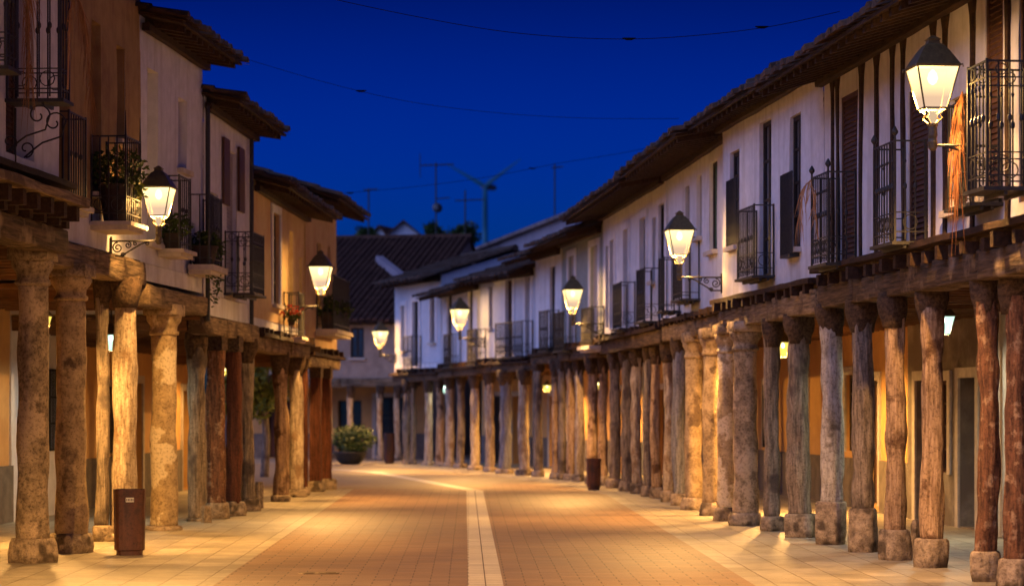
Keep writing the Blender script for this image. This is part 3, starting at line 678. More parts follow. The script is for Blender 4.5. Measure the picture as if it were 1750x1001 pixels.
RC=[ # px, base y, width px, kind, label, base height
 (1745,1003,40,'wred','red brown timber post cut by the right edge of the photo',.26),
 (1686,994,36,'wred','red brown peeling timber post, second from the right edge, pale square block below',.29),
 (1596,970,38,'wtan','orange tan timber post below the cool white arcade lamp on a pitted stone block',.30),
 (1530,957,34,'wtan','brown mottled timber post left of the orange tan one, on a wide low stone block',.33),
 (1473,943,36,'wgrey','dark brown crooked post on a tall brown stone drum, right of the whitish post',.50),
 (1421,930,36,'wwhite','whitish grey smooth post on a tall stone drum on the right side',.52),
 (1369,918,38,'wgrey','thick grey cracked post left of the whitish post, on a grey block',.30),
 (1319,907,27,'wgrey','slim grey post just left of the yellow arcade lamp',.20),
 (1270,898,42,'stoned','broad stone column with a dark cap and dark patch, nearest of the stone columns on the right',.18),
 (1238,890,32,'stonep','stone column with pale plaster patches, second of the stone columns on the right',.2),
 (1208,881,31,'stone','tan stone column with ringed cap, third of the stone columns on the right',.2),
 (1181,871,30,'stone','leaning tan stone column, fourth and farthest of the near stone columns on the right',.2),
 (1160,863,22,'wblue','bluish grey post right beside the leaning stone column on its left side',.2),
 (1142,857,18,'wpale','pale post, second left of the leaning stone column',.2),
 (1126,851,16,'wtan','tan post, third left of the leaning stone column',.2),
 (1109,848,17,'wgrey','grey post, fourth left of the leaning stone column',.2),
 (1092,843,17,'wpale','pale post, fifth left of the leaning stone column',.2),
 (1071,839,18,'wgrey','grey post, third to the right of the bin on the right pavement',.2),
 (1051,834,18,'wgrey','grey post, second to the right of the bin on the right pavement',.2),
 (1034,829,15,'wtan','tan post directly right of the bin on the right pavement',.2),
 (1012,827,18,'wtan','tan post rising directly behind the bin on the right pavement',.2),
 (991,822,15,'wpale','pale post, first to the left of the bin on the right pavement',.15),
 (975,820,14,'wtan','tan post, second to the left of the bin on the right pavement',.15),
 (957,819,13,'wgrey','dark grey post, third to the left of the bin on the right pavement',.15),
 (945,818,14,'wtan','brown post, fourth to the left of the bin on the right pavement',.15),
 (915,814,15,'wgrey','grey post between two lit yellow wall strips under the third lamp',.15),
 (889,812,18,'wpale','pale leaning post left of the lit yellow wall strips',.15),
 (856,809,20,'wblue','thick bluish post, most blue of the far right row',.12),
 (836,806,15,'wpale','pale tan post just left of the thick bluish post',.12),
 (812,803,15,'wpale','pale post, second left of the thick bluish post',.12),
 (791,799,13,'wgrey','grey post right under the fourth right lamp',.12),
 (771,797,14,'wpale','pale thin post just right of the greenish arcade lamp',.12),
 (752,796,13,'wtan','brown post just left of the greenish arcade lamp',.12),
 (730,795,13,'wpale','crooked pale post, third from the far corner of the right row',.12),
 (704,793,11,'wgrey','grey post, second from the far corner of the right row',.12),
 (690,793,12,'wgrey','pale grey slanting post at the far corner of the right row',.12),
]
for a in RC: column('R',*a[:5],baseh=a[5])
LC=[
 (39,962,54,'stoned','thick dark stained stone column at the left edge on a broad worn base',.26),
 (121,945,54,'stone','stone column with a brown patch low down, second from the left edge',.22),
 (160,925,22,'wgrey','slim grey post half hidden between the second column and the bin',.2),
 (217,925,42,'wpale','pale knotty timber post rising behind the near left bin',.1),
 (277,906,46,'stonep','yellow stone column with white plaster patches right of the near left bin',.06),
 (326,890,30,'wgrey','grey timber post with a rotten foot, just right of the plaster patched column',.05),
 (370,886,32,'sqred','square orange red timber post on a stone block on the left',.24),
 (403,881,27,'wdred','dark red brown timber post right of the square orange red one',.22),
 (427,873,25,'wgrey','grey timber post, first left of the gap with green leaves',.2),
 (480,857,24,'wtan','pale tan timber post, first right of the gap with green leaves',.12),
 (504,849,24,'wpale','thick pale timber post, second right of the gap with green leaves',.14),
 (523,846,12,'wdred','thin dark red post between the pale posts and the last two red posts',.16),
 (540,840,21,'wdred','dark red square post, last but one of the left row',.22),
 (560,836,19,'wdred','dark red square post at the far end of the left row',.22),
]
for a in LC: column('L',*a[:5],baseh=a[5])
for px,lb in ((600,'pale slim column left in the far arcade, above the planter'),(650,'pale slim column in the far arcade above the far bin'),(560,'pale column of the far arcade hidden mostly behind the left row'),(680,'pale column of the far arcade at the far corner')):
    Z=73.9+ (690-px)/1000*.6; column('F',px,HY+F*HC/Z,10,'wpale',lb,h=R9,baseh=.2,name='stone_column')
# loose stones by the columns
def stone(px,yb,w,h,label):
    Z=gZ(yb); c=P(px,yb,Z); k=F/Z; b=MB(); r=w/2/k; H=h/k
    b.lathe([(r*.95,-.01),(r*1.02,H*.4),(r*.95,H*.85),(r*.6,H)],n=12,seed=px,amp=.03,sq=.6,rot=.4)
    o=obj('loose_stone',b,M['block']); o.location=(c.x,Z+r,0); tag(o,label,'stone','loose stones by the columns')
stone(1566,948,20,60,'upright pale stone block between two timber posts on the right')
stone(351,893,15,30,'dark leaning stone at the foot of the grey post on the left')
stone(445,868,12,45,'dark narrow stone beside the grey post near the leafy gap')

# ------------------------------------------------------------ lanterns
def spiral(mb,x,cy,cz,r,turns,a0,sg,rad,n=20):
    mb.tube([(x,cy+r*(1-k/(n*1.25))*math.cos(a0+sg*turns*2*PI*k/n),cz+r*(1-k/(n*1.25))*math.sin(a0+sg*turns*2*PI*k/n)) for k in range(n+1)],rad,5)
def batwing(ld):
    """street lamp optics: little light straight down, most of it thrown sideways"""
    ld.use_nodes=True; nt=ld.node_tree; L=nt.links.new; e=[n for n in nt.nodes if n.type=='EMISSION'][0]
    tc=N(nt,'ShaderNodeTexCoord'); sp=N(nt,'ShaderNodeSeparateXYZ'); L(tc.outputs['Normal'],sp.inputs[0])
    a=N(nt,'ShaderNodeMath',operation='POWER'); q=N(nt,'ShaderNodeMath',operation='ABSOLUTE'); L(sp.outputs['Z'],q.inputs[0]); L(q.outputs[0],a.inputs[0]); a.inputs[1].default_value=-2.4
    m=N(nt,'ShaderNodeMath',operation='MULTIPLY'); L(a.outputs[0],m.inputs[0]); m.inputs[1].default_value=.22
    c=N(nt,'ShaderNodeMath',operation='MINIMUM'); L(m.outputs[0],c.inputs[0]); c.inputs[1].default_value=2.2; k=N(nt,'ShaderNodeMapRange',interpolation_type='SMOOTHSTEP'); k.inputs['From Min'].default_value=-.72; k.inputs['From Max'].default_value=.05; k.inputs['To Min'].default_value=.05; L(sp.outputs['Y'],k.inputs[0])
    m2=N(nt,'ShaderNodeMath',operation='MULTIPLY'); L(c.outputs[0],m2.inputs[0]); L(k.outputs[0],m2.inputs[1]); L(m2.outputs[0],e.inputs['Strength'])
def lantern_head(t,y,z,s=1,pane='pane',bulb='bulb',power=300,col=(1,.50,.135),spot=2.65,tilt=0):
    """4 sided lantern; z = bottom of glass"""
    g=MB(); hb,ht,H=.105*s,.195*s,.375*s
    cb=[(-hb,y-hb),(hb,y-hb),(hb,y+hb),(-hb,y+hb)]; ct=[(-ht,y-ht),(ht,y-ht),(ht,y+ht),(-ht,y+ht)]
    for i in range(4):
        a,b=cb[i],cb[(i+1)%4]; c,d=ct[(i+1)%4],ct[i]; g.quad((*a,z),(*b,z),(*c,z+H),(*d,z+H))
    obj('glass',g,M[pane],t)
    f=MB()
    for i in range(4):
        f.tube([(*cb[i],z-.01),(*ct[i],z+H)],.009*s,4)
        f.tube([(*cb[i],z),(*cb[(i+1)%4],z)],.010*s,4); f.tube([(*ct[i],z+H),(*ct[(i+1)%4],z+H)],.012*s,4)
        # crimped corner ears
        f.tube([(ct[i][0],ct[i][1],z+H),(ct[i][0]*1.12,y+(ct[i][1]-y)*1.12,z+H+.012*s),(ct[i][0]*1.14,y+(ct[i][1]-y)*1.14,z+H-.015*s)],.007*s,4)
    obj('frame',f,M['brass'],t)
    r=MB(); R=[(.205,0),(.212,.012),(.20,.025),(.165,.085),(.125,.15),(.085,.205),(.055,.225),(.05,.25),(.062,.262),(.03,.285),(.012,.30)]
    n=len(r.v)
    for (q,dz) in R:
        q*=s
        for (sx,sy) in ((-1,-1),(1,-1),(1,1),(-1,1)): r.v.append((sx*q,y+sy*q,z+H+dz*s))
    for i in range(len(R)-1):
        for j in range(4):
            a=n+i*4+j; b=n+i*4+(j+1)%4; r.f.append((a,b,b+4,a+4))
    r.f.append(tuple(n+(len(R)-1)*4+j for j in range(4)))
    obj('lamp_roof',r,M['brass'],t)
    b=MB(); zb=z+H*.80
    b.lathe([(.01*s,zb+.06*s),(.035*s,zb+.03*s),(.05*s,zb-.02*s),(.035*s,zb-.06*s),(.01*s,zb-.08*s)][::-1],0,y,10); o=obj('bulb',b,M[bulb],t,True)
    ld=bpy.data.lights.new('lamp_light','SPOT'); ld.energy=power; ld.color=col; ld.spot_size=spot; ld.spot_blend=.5
    if tilt: batwing(ld)
    ld.shadow_soft_size=.07
    lo=bpy.data.objects.new('lamp_light',ld); C.objects.link(lo); lo.parent=t; lo.location=(0,y,zb-.1*s); lo.rotation_euler=(tilt,0,0)
    if tilt:
        ld=bpy.data.lights.new('lamp_glow','POINT'); ld.energy=380; ld.color=(1,.52,.13); ld.shadow_soft_size=.06
        lo=bpy.data.objects.new('lamp_glow',ld); C.objects.link(lo); lo.parent=t; lo.location=(0,y,zb-.12*s)
    return t
def wall_lantern(h,px,py,label,s=1,power=300,arm=.66,x=None,z=None,y0=0):
    if x is None: x,z=h.hit(px,py,0)
    w=h.M@Vector((x,y0,z)); t=thing('street_lamp',label,'lamp',w,h.rz,'wall lanterns along the street')
    b=MB(); a=arm*s
    b.box(-.02*s,.02*s,.0,.02*s,-.24*s,.06*s)
    if y0: b.box(-.04,.04,-y0,.0,-.2,.03)
    b.tube([(0,.01,0),(0,a,0)],.013*s,6); b.tube([(0,.01,.04*s),(0,.01,-.22*s)],.014*s,6)
    b.tube([(0,.02,-.20*s),(0,.15*s,-.20*s),(0,.30*s,-.11*s),(0,.42*s,-.04*s),(0,.5*s,-.01*s)],.012*s,5)
    spiral(b,0,.10*s,-.09*s,.075*s,1.6,PI/2,1,.010*s); spiral(b,0,.24*s,-.055*s,.048*s,1.4,PI/2,-1,.009*s); spiral(b,0,.34*s,-.035*s,.03*s,1.3,PI/2,1,.008*s)
    spiral(b,0,.17*s,-.19*s,.035*s,1.5,0,1,.009*s); spiral(b,0,.50*s,-.035*s,.03*s,1.3,PI/2,-1,.008*s)
    obj('bracket',b,M['iron'],t)
    n=MB(); n.lathe([(.02*s,-.05*s),(.038*s,-.03*s),(.045*s,.03*s),(.038*s,.06*s),(.045*s,.09*s),(.04*s,.17*s),(.05*s,.18*s),(.05*s,.2*s)],0,a,10)
    for (sx,sy) in ((-1,-1),(1,-1),(1,1),(-1,1)):
        n.tube([(sx*.03*s,a+sy*.03*s,.2*s),(sx*.07*s,a+sy*.07*s,.245*s),(sx*.055*s,a+sy*.055*s,.29*s),(sx*.105*s,a+sy*.105*s,.33*s)],.009*s,5)
    obj('neck',n,M['brass'],t)
    cpl=MB(); cpl.lathe([(.028*s,.2*s),(.04*s,.25*s),(.055*s,.31*s),(.07*s,.33*s)],0,a,10,cap=False); obj('lower_glass',cpl,M['pane_old'],t,True)
    return lantern_head(t,a,.335*s,s,power=power,tilt=.22)
PW=20500
wall_lantern(R1,1713,250,'large lit lantern at upper right hanging before the half-timbered house',1.0,PW)
wall_lantern(R2,1234,474,'lit wall lantern, second from the right, on the corner of the whitewashed house',.97,PW*.8)
wall_lantern(R4,1032,553,'lit wall lantern, third from the right, beside the grey green house',1.0,PW)
wall_lantern(R6,829,578,'lit wall lantern, fourth from the right, above the far right balconies',1.04,PW)
wall_lantern(R8,677,607,'small starry lit lantern at the far corner, above the planter',1.0,PW*.8,arm=.5)
wall_lantern(L3 if False else L2,186,412,'large lit lantern on the left, below the balcony with the potted plant',.9,PW*.8,y0=.02,arm=.66)
wall_lantern(L5,486,523,'lit lantern on the orange rendered house on the left',.98,PW)
wall_lantern(R1,0,0,'added unseen wall lantern on the right side, lighting the near ground and columns',1.0,PW*2.6,x=1.5,z=4.0)  # unseen lantern, added to brighten the near paving and column fronts
wall_lantern(L1,0,0,'added unseen wall lantern on the left side, lighting the near ground and columns',1.0,PW*3.2,x=9.6,z=4.0)  # second unseen lantern, added so the near columns catch warm light
def hanging(px,py,Z,label,h,cool=False,yel=False,s=.6,power=90):
    power*=7
    c=P(px,py,Z); zc=h.zb+.21; t=thing('hanging_lantern',label,'lamp',(c.x,c.y,c.z),h.rz,'lanterns hung inside the arcades')
    r=MB(); r.tube([(0,0,.28),(0,0,max(.34,zc-c.z))],.012,5); r.lathe([(.05,zc-c.z-.02),(.05,zc-c.z)],0,0,8); obj('rod',r,M['iron'],t)
    return lantern_head(t,0,-.14,s,pane='panec' if cool else 'paney' if yel else 'pane',bulb='bulbc' if cool else 'bulb',power=power*(.55 if cool else 1),col=(1,.95,.72) if cool else (1,.50,.13),spot=2.9)
hanging(190,582,33.5,'cool white lantern inside the left arcade beside the pale knotty post',L3,cool=True,power=55)
hanging(68,552,28,'yellow lantern glimpsed between the two left edge columns',L2,yel=True,power=240)
hanging(1612,552,29,'cool white lantern inside the right arcade beside the orange tan post',R1,cool=True,power=90)
hanging(1338,594,36,'yellow lantern inside the right arcade beside the slim grey post',R3,yel=True,power=480)
hanging(1022,655,58,'yellow lantern deep in the right arcade above the bin',R6,yel=True,s=.45,power=280)
hanging(935,660,62,'tiny yellow lantern deep in the right arcade under the third lamp',R6,yel=True,s=.45,power=190)
hanging(760,663,67.2,'greenish white lantern in the far right arcade',R8,cool=True,s=.6,power=25)
hanging(384,628,46,'small amber light deep inside the left arcade beside the square orange red post',L6,yel=True,s=.35,power=90)

# ------------------------------------------------------------ street furniture
def bin_(px,yb,w,h,label,stk=False):
    Z=gZ(yb); c=P(px,yb,Z); k=F/Z; r=w/2/k; H=h/k; t=thing('litter_bin',label,'bin',(c.x,Z+r,0),.2,'rust brown litter bins')
    b=MB(); b.lathe([(r*.80,.0),(r*.80,.05),(r*.93,.06),(r*.95,H*.3),(r*.98,H*.8),(r,H-.02),(r*1.0,H),(r*.93,H),(r*.93,H-.25)],n=28,sq=.45,cap=False); obj('body',b,M['rust'],t)
    i=MB(); i.lathe([(r*.92,H-.26),(r*.92,H-.25)],n=20,sq=.45); obj('liner',i,M['iron'],t)
    if stk: 
        p=MB(); p.box(-.05,.04,-r*1.06,-r*1.0,H-.14,H-.09); obj('sticker',p,M['plate'],t)
        p=MB()
        for q in range(5): p.box(-.043+q*.017,-.034+q*.017,-r*1.065,-r*1.061,H-.128,H-.102)
        obj('barcode',p,M['iron'],t)
bin_(217,949,56,113,'rust brown steel litter bin with a small sticker, nearest, on the left pavement',True)
bin_(1015,837,25,54,'brown litter bin standing against the right row of posts')
bin_(665,792,19,52,'far brown litter bin beside the planter at the end of the street')

def leaves(mb,fn,n,size):
    for i in range(n):
        p=fn(); d=Vector((random.gauss(0,1),random.gauss(0,1),random.gauss(0,.7))).normalized(); u=d.orthogonal().normalized(); s=size*random.uniform(.6,1.3)
        a=Vector(p); mb.quad(a,a+d*s*.5+u*s*.28,a+d*s,a+d*s*.5-u*s*.28)
def blob(cx,cy,cz,rx,ry,rz):
    def f():
        while True:
            v=Vector((random.uniform(-1,1),random.uniform(-1,1),random.uniform(-1,1)))
            if v.length<1 and v.length>.3 and noise.noise(v*2.2+Vector((cx,cy,cz)))>-.25: return (cx+v.x*rx,cy+v.y*ry,cz+v.z*rz)
    return f
Z=68.6; c=P(598,0,Z); t=thing('planter','black bowl planter with a loose green shrub at the end of the street','planter',(c.x,Z,0))
b=MB(); b.lathe([(.20,0),(.30,.03),(.42,.16),(.49,.33),(.52,.36),(.50,.38),(.46,.34),(.40,.30)],n=24,cap=True); obj('bowl',b,M['iron'],t,True)
b=MB(); leaves(b,blob(.12,0,.74,.62,.55,.42),1500,.12); obj('shrub',b,M['leaf'],t)
b=MB()
for k in range(14):
    a=random.uniform(0,6.28); q=random.uniform(.1,.45); b.tube([(0,0,.3),(math.cos(a)*q*.6,math.sin(a)*q*.6,.7),(math.cos(a)*q+.1,math.sin(a)*q,1.05)],[.012,.008,.004],4)
obj('stems',b,M['leaf'],t)
# tree seen through the left arcade
Z=56; c=P(452,0,Z); t=thing('tree','bushy green tree seen through the leafy gap of the left arcade','tree',(c.x,Z,0))
b=MB(); b.tube([(0,0,0),(.05,0,.9),(-.03,.03,1.8),(.1,0,2.7)],[.11,.09,.07,.03],8); 
for k in range(7):
    a=k*.9; b.tube([(0,0,1.5+.1*k),(math.cos(a)*.4,math.sin(a)*.4,1.9+.1*k),(math.cos(a)*.8,math.sin(a)*.8,2.3+.12*k)],[.04,.025,.01],5)
obj('trunk',b,M['wgrey'],t)
b=MB()
for k in range(12):
    a=random.uniform(0,6.28); q=random.uniform(.1,.8); leaves(b,blob(math.cos(a)*q,math.sin(a)*q,random.uniform(1.6,2.9),.42,.42,.35),300,.15)
obj('crown',b,M['leafy'],t)

def potplant(h,x,y,z,label,w=.18,ph=.26,fol=.32,n=450,m='leaf',name='potted_plant',fall=0,flowers=False):
    wpt=h.M@Vector((x,y,z)); t=thing(name,label,'plant',wpt,h.rz)
    b=MB(); b.lathe([(w*.7,0),(w,ph),(w*1.06,ph),(w*1.06,ph+.03),(w*.9,ph+.03),(w*.88,ph-.02)],n=14); obj('pot',b,M['pot'],t)
    b=MB(); leaves(b,blob(0,0,ph+fol*.55,fol,fol,fol*.75),n,.075)
    if fall: leaves(b,blob(0,y*.0+.08,ph-fall*.4,fol*.7,.1,fall),int(n*.6),.07)
    obj('foliage',b,M[m],t)
    if flowers:
        b=MB(); leaves(b,blob(0,0,ph+.16,.2,.2,.12),60,.06); f=obj('flowers',b,M['red'],t); f['kind']='stuff'
x0,x1,of,zb,zt=L2_b1
potplant(L2,(x0+x1)/2+.1,of*.55,zb+.005,'big bushy plant in a dark pot on the left balcony above the lamp',.2,.42,.36,700)
potplant(L2,x0+.18,of-.05-.1,zb+.005,'yellow lit trailing plant at the balcony corner beside the left lamp',.12,.3,.22,300,'leafy')
x0,x1,of,zb,zt=L3_b1
potplant(L3,x1-.2,of*.5,zb+.005,'green plant on the balcony just right of the near left lamp',.14,.18,.24,350)
x0,x1,of,zb,zt=L4_b1
potplant(L4,x1-.3,of*.5,zb+.005,'plant in a dark trough on the balcony beside the drainpipe',.2,.24,.2,300,fall=.3)
potplant(L4,x0+.25,of-.14,zb+.005,'trailing plant spilling from the outer corner of the left balcony by the drainpipe',.12,.2,.2,300,fall=.55)
x0,x1,of,zb,zt=L6_b1
for k in range(3): potplant(L6,x0+.2+(x1-x0-.4)*k/2,of*.5,zb+.005,['far tall dark shrub in a pot on the plant filled balcony','middle tall dark shrub on the plant filled balcony','near tall dark shrub on the plant filled balcony'][k],.13,.3,.27,420)
potplant(L5,L5.hit(508,560,.3)[0],.2,3.1,'small pot of red flowers on the ledge below the second left lamp',.07,.08,.12,120,flowers=True)

def frond(h,p,pts,label,ln=.55,n=30,m='palm'):
    w=h.M@Vector(p); o=thing('palm_frond',label,'palm frond',w,h.rz,'dried palm fronds tied to balconies')
    pts=[Vector(q) for q in pts]; s=MB(); s.tube(pts,[.012*(1-.7*i/(len(pts)-1)) for i in range(len(pts))],5); obj('stem',s,M[m],o)
    l=MB(); k=len(pts)-1
    for i in range(n):
        t=.12+.88*i/n; q=t*k; a=min(int(q),k-1); f=q-a; p0=pts[a].lerp(pts[a+1],f); dr=(pts[a+1]-pts[a]).normalized()
        for sg in (-1,1):
            e=p0+dr*ln*.35+Vector((sg*random.uniform(.04,.16),random.uniform(-.06,.06),-ln*random.uniform(.5,1.0)))
            mid=(p0+e)/2+Vector((sg*.03,0,.05)); wv=Vector((.004,.004,0))
            l.quad(p0-wv,p0+wv,mid+wv,mid-wv); l.quad(mid-wv,mid+wv,e+wv*.2,e-wv*.2)
    obj('leaflets',l,M[m],o)
x0,x1,of,zb,zt=R1_b2
frond(R1,(x0+.05,of+.03,zt),[(0,0,-.1),(0,.04,.05),(0.02,.07,-.1),(.03,.08,-.45),(.02,.08,-.9)],'long orange lit palm frond hanging below the lamp at upper right',.55,20,m='palmo')
x0,x1,of,zb,zt=R1_b4
frond(R1,(x0+.35,of+.02,zt),[(0,0,-.75),(.05,.03,-.3),(.15,.05,-.05),(.3,.1,-.12),(.4,.14,-.5)],'pale dried palm frond on the farthest balcony of the half-timbered house',.35,20)
x0,x1,of,zb,zt=L1_b1
frond(L1,(x1-.1,of+.03,zb+.5),[(0,0,-.4),(0,.02,.35),(-.1,.05,.62),(-.25,.1,.4),(-.4,.12,-.2),(-.5,.12,-.5)],'arched dried palm frond tied to the near left balcony, the right one',.4,46)
x0,x1,of,zb,zt=L1_b2
frond(L1,(x0+.05,of+.03,zb+.7),[(0,0,.3),(-.05,.04,.2),(-.08,.05,-.2),(-.1,.05,-.8)],'straight hanging dried palm frond at the left edge of the photo',.45,40)

# ------------------------------------------------------------ cables, aerials, turbine
def cable(pts,label,r=.008,knots=()):
    w=[P(*p) for p in pts]; out=[]
    for i in range(len(w)-1):
        a=w[max(i-1,0)]; b=w[i]; c=w[i+1]; d=w[min(i+2,len(w)-1)]
        for k in range(8):
            t=k/8; out.append(.5*((2*b)+(c-a)*t+(2*a-5*b+4*c-d)*t*t+(3*b-a-3*c+d)*t**3))
    out.append(w[-1]); o=out[0]; mb=MB(); mb.tube([p-o for p in out],r,5)
    for (px,py,Z) in knots:
        q=P(px,py,Z)-o; mb.tube([q+Vector((-.08,0,.01)),q+Vector((-.03,0,0)),q+Vector((.03,0,0)),q+Vector((.08,0,.01))],[.006,.018,.018,.006],6)
    ob=obj('overhead_cable',mb,M['cable']); ob.location=o; tag(ob,label,'cable','cables strung across the sky')
cable([(330,-62,28),(575,0,28),(800,45,28),(940,62,28),(1075,67,28),(1200,60,28),(1320,45,28),(1435,20,28)],'uppermost black cable sagging across the top of the sky with a small knot',.0045,[(1075,67,28),(1302,47,28)])
cable([(400,95,34),(560,142,34.5),(700,174,35),(850,193,35.5),(1000,202,36),(1160,203,36.5)],'middle faint cable running from the left eave to the right roof',.0035,[(617,156,34.6)])
cable([(560,332,50),(700,320,50),(830,303,50),(950,280,50),(1060,262,50),(1180,238,46)],'lowest faint cable in front of the aerials and wind turbine',.005,[(598,330,50),(910,288,50)])
def aerial(px,yt,yb,Z,label,booms,disc=None):
    k=F/Z; top=P(px,yt,Z); t=thing('roof_aerial',label,'aerial',(top.x,Z,0),0,'television aerials above the far roofs')
    m=MB(); m.tube([(0,0,6.0),(0,0,top.z)],.03,6); obj('mast',m,M['iron'],t)
    for (xa,xb,y,el) in booms:
        b=MB(); z=P(px,y,Z).z; b.tube([((xa-px)/k,0,z),((xb-px)/k,0,z+.05)],.025,5)
        n=max(2,int(abs(xb-xa)/k/.18))
        for i in range(n+1):
            x=(xa-px)/k+(xb-xa)/k*i/n; b.tube([(x,-el,z+.03),(x,el,z+.03)],.012,4)
        if el>.3: b.tube([((xa-px)/k,0,z-el*.9),((xa-px)/k,0,z+el*.9)],.02,4)
        obj('boom',b,M['iron'],t)
    if disc:
        d=MB(); z=P(px,disc,Z).z; d.lathe([(.02,-.06),(.14,-.03),(.2,.03)],n=14); me=d.mesh('dish',M['galv'],True); o=obj('dish',me,None,t); o.location=(0.05,-.1,z); o.rotation_euler=(1.3,0,.3)
aerial(630,322,400,88,'short aerial mast on the far left above the small bush',[(622,645,325,.2)])
aerial(745,278,400,88,'tallest aerial with a long boom and a dish, left of the wind turbine',[(718,775,283,.5),(745,768,340,.2)],disc=356)
aerial(795,325,405,88,'aerial mast directly left of the wind turbine tower',[(778,828,343,.2),(795,812,383,.2)])
aerial(948,280,345,90,'thin aerial right of the wind turbine near the right roofs',[(943,962,287,.2)])
def bush(px,py,Z,r,label):
    c=P(px,py,Z); t=thing('tree',label,'tree',(c.x,Z,0)); b=MB(); b.tube([(0,0,0),(.1,0,c.z*.5),(0,0,c.z)],[.2,.14,.06],6); obj('trunk',b,M['wgrey'],t)
    b=MB()
    for k in range(5): leaves(b,blob(random.uniform(-.5,.5)*r,random.uniform(-.5,.5)*r,c.z+random.uniform(-.4,.3)*r,r*.6,r*.6,r*.6),200,.2)
    obj('crown',b,M['leaf'],t)
bush(625,402,100,.5,'small dark round treetop above the far roof below the short aerial')
bush(736,398,100,.5,'dark treetop above the far roof below the tallest aerial')
bush(787,406,100,.8,'dark treetop where the far roof meets the right roofs')
Z=1300; k=F/Z; c=P(829,319,Z); t=thing('wind_turbine','far wind turbine with three pale blades on the horizon sky','wind turbine',(c.x,Z,0))
b=MB(); b.tube([(0,0,0),(0,0,c.z-1.5)],[2.4,1.3],14); obj('tower',b,M['turb'],t,True)
b=MB(); b.tube([(-1.5,-3,c.z),(1.5,0,c.z),(5,7,c.z)],[1.2,2,1.6],10); obj('nacelle',b,M['galv'],t)
for a in (math.radians(150),math.radians(37),math.radians(268)):
    b=MB(); d=Vector((math.cos(a),0,math.sin(a))); nrm=Vector((-d.z,0,d.x)); o=Vector((0,-3.4,c.z)); L=25; pr=[(0,.7),(.12,1.2),(.4,.8),(.8,.4),(1,.12)]; n=len(b.v)
    for (tt,w) in pr:
        p=o+d*L*tt; 
        for (s1,s2) in ((-1,0),(0,.3),(1.2,0),(0,-.3)): b.v.append(tuple(p+nrm*w*s1+Vector((0,w*s2,0))))
    for i in range(len(pr)-1):
        for j in range(4): b.f.append((n+i*4+j,n+i*4+(j+1)%4,n+i*4+4+(j+1)%4,n+i*4+4+j))
    b.f.append((n+3,n+2,n+1,n)); b.f.append(tuple(n+(len(pr)-1)*4+j for j in range(4)))
    obj('blade',b,M['turb'],t)

# ------------------------------------------------------------ ground
def sheet(name,pts,z,m,rz=0,loc=(0,0,0)):
    R=Matrix.Rotation(-rz,4,'Z'); mb=MB(); vs=[R@(Vector((x,y,z))-Vector(loc)) for x,y in pts]; mb.v=[tuple(v) for v in vs]; mb.f=[tuple(range(len(vs)))]
    o=obj(name,mb,m); o.location=loc; o.rotation_euler=(0,0,rz); o['kind']='structure'; return o
slab=paving('stone_slab_paving',(.40,.35,.255),(.51,.455,.345),(.24,.195,.13),.62,.36,.008,.62,.9,.5,rot=PI/2)
brick=paving('brick_paving',(.285,.185,.115),(.35,.235,.145),(.08,.05,.03),.36,.20,.007,.4,.6,.55,bias=-.1)
brick2=paving('square_paving',(.33,.25,.15),(.40,.31,.19),(.22,.15,.09),.36,.20,.008,.3,.4,.6,rot=1.0)
strip=paving('drain_stone',(.66,.60,.47),(.76,.70,.56),(.34,.27,.17),5,.24,.012,.3,.6,.5,rot=0)
gm=mat('bare_ground',(.10,.085,.06),(.16,.13,.09),.5,bump=.3)
g=sheet('ground',[(-3000,-300),(3000,-300),(3000,5000),(-3000,5000)],-.012,gm)
rot=math.atan2(.47,25.5)
sheet('pavement',[(-9,-10),(9,-10),(9,52),(7,90),(-14,90),(-14,50),(-9,50)],0.0,slab,rot)
ez=lambda x0,z0,x1,z1,Z: x0+(x1-x0)*(Z-z0)/(z1-z0)
Lx=lambda Z: ez(-2.78,21.8,-3.23,47.8,Z); Rx=lambda Z: ez(2.26,21.8,1.80,44.6,Z)
sheet('road',[(Lx(-10),-10),(Rx(-10),-10),(Rx(44.6),44.6),(1.35,48),(-.2,52),(-.9,48.2),(Lx(47.8),47.8)],.004,brick,rot)
sheet('square',[(Lx(47.8)-.0,47.83),(-.9,48.23),(-.2,52.03),(1.35,48.03),(.9,51),(-.2,56),(-1.9,61),(-3.3,66),(-4.6,69.5),(-8.5,69.5),(-13,66),(-13,52)],.004,brick2)
sx=lambda Z,o: ez(-.41+o,21.8,-.91+o,46.8,Z)
sheet('drain_strip',[(sx(-10,0),-10),(sx(-10,.33),-10),(sx(46.8,.33),46.8),(sx(46.8,0),46.8)],.008,strip,rot)
sheet('drain_strip',[(-.95,47.0),(-.62,46.9),(-3.0,58.5),(-3.4,60.5),(-5.3,64),(-5.6,63.9),(-3.75,60.2),(-3.3,58.3)],.008,strip,.25)
m=MB(); m.box(-.006,.006,-40,25,.0,.0085); o=obj('drain_joint',m,M['dado']); o.location=(sx(21.8,.165),21.8,.0005); o.rotation_euler=(0,0,math.atan2(.5,25)); o['kind']='structure'
# cast iron cover
m=MB(); m.box(-.20,.20,-.09,.09,.004,.012)
for k in range(3): m.box(-.17,.17,-.07+k*.055,-.045+k*.055,.012,.016)
o=obj('drain_cover',m,M['block']); c=P(545,980,gZ(980)); o.location=(c.x,c.y,0.001); tag(o,'rectangular metal cover set in the left half of the road','drain cover')

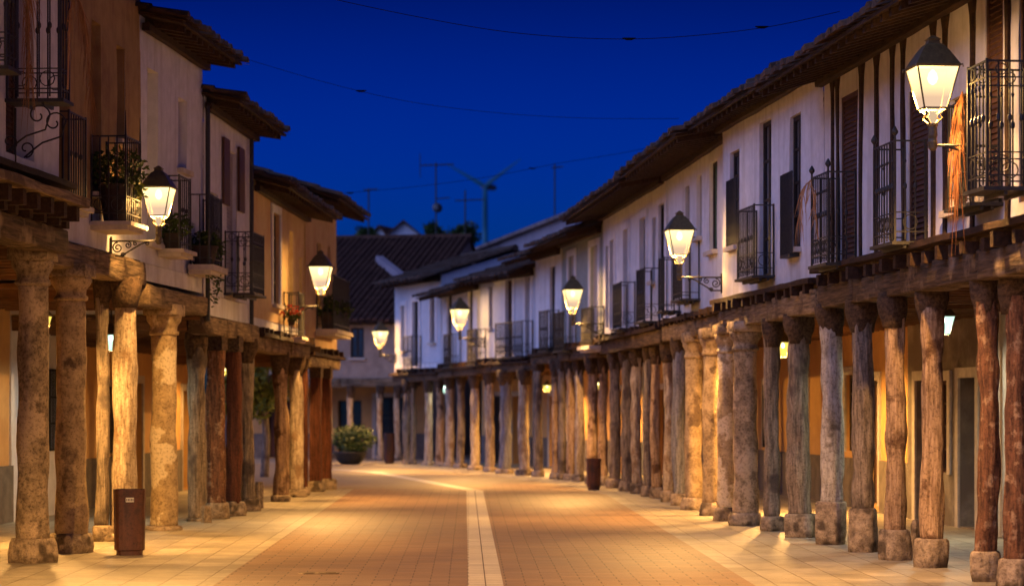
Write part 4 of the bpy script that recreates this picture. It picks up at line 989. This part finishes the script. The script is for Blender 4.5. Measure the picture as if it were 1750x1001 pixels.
# ------------------------------------------------------------ light, sky, camera
w=bpy.data.worlds.new("World"); bpy.context.scene.world=w; w.use_nodes=True; nt=w.node_tree; L=nt.links.new
bg=nt.nodes['Background']; sky=N(nt,'ShaderNodeTexSky'); sky.sky_type='NISHITA'; sky.sun_disc=False
sky.sun_elevation=math.radians(1.0); sky.sun_rotation=math.radians(180); sky.altitude=800; sky.air_density=1.0; sky.dust_density=.2; sky.ozone_density=8
mx=N(nt,'ShaderNodeMix',data_type='RGBA',blend_type='MULTIPLY'); mx.inputs[0].default_value=1; L(sky.outputs[0],mx.inputs[6]); mx.inputs[7].default_value=(*SKYTINT,1)
# afterglow of the set sun behind the camera
tc=N(nt,'ShaderNodeTexCoord'); sp=N(nt,'ShaderNodeSeparateXYZ'); L(tc.outputs['Generated'],sp.inputs[0])
dt=N(nt,'ShaderNodeVectorMath',operation='DOT_PRODUCT'); L(tc.outputs['Generated'],dt.inputs[0]); dt.inputs[1].default_value=(-.86,-.42,.29)
mr=N(nt,'ShaderNodeMapRange',interpolation_type='SMOOTHSTEP'); mr.inputs['From Min'].default_value=.25; mr.inputs['From Max'].default_value=.95; L(dt.outputs['Value'],mr.inputs[0])
up=N(nt,'ShaderNodeMapRange',interpolation_type='SMOOTHSTEP'); up.inputs['From Min'].default_value=.0; up.inputs['From Max'].default_value=.12; L(sp.outputs['Z'],up.inputs[0])
mu=N(nt,'ShaderNodeMath',operation='MULTIPLY'); L(mr.outputs[0],mu.inputs[0]); L(up.outputs[0],mu.inputs[1])
gl=N(nt,'ShaderNodeMix',data_type='RGBA',blend_type='ADD'); gl.clamp_factor=False; L(mu.outputs[0],gl.inputs[0]); L(mx.outputs[2],gl.inputs[6]); gl.inputs[7].default_value=(*GLOW,1)
el=N(nt,'ShaderNodeMapRange'); el.inputs['From Min'].default_value=.03; el.inputs['From Max'].default_value=.18; el.inputs['To Min'].default_value=3.5; el.inputs['To Max'].default_value=.72; L(sp.outputs['Z'],el.inputs[0])
ms=N(nt,'ShaderNodeVectorMath',operation='SCALE'); L(mx.outputs[2],ms.inputs[0]); L(el.outputs[0],ms.inputs['Scale']); L(ms.outputs[0],gl.inputs[6])
L(gl.outputs[2],bg.inputs[0]); bg.inputs[1].default_value=.15
sd=bpy.data.lights.new('sun','SUN'); sd.energy=.05; sd.angle=math.radians(60); sd.color=(.66,.60,1.0)
so=bpy.data.objects.new('sun',sd); C.objects.link(so); so.rotation_euler=(math.radians(35),0,0)

cam=bpy.data.cameras.new('camera'); co=bpy.data.objects.new('camera',cam); C.objects.link(co); bpy.context.scene.camera=co
co.location=(0,0,HC); co.rotation_euler=(PI/2,0,0); cam.sensor_width=36; cam.lens=F/1750*36; cam.shift_y=(HY-500.5)/1750; cam.clip_start=.1; cam.clip_end=8000
cam.dof.use_dof=True; cam.dof.focus_distance=25; cam.dof.aperture_fstop=1.7
sc=bpy.context.scene; sc.view_settings.view_transform='Standard'; sc.view_settings.look='None'; sc.view_settings.exposure=0; sc.view_settings.gamma=1
sc.cycles.max_bounces=6; sc.cycles.transparent_max_bounces=12; sc.cycles.sample_clamp_indirect=4
sc.cycles.use_denoising=True
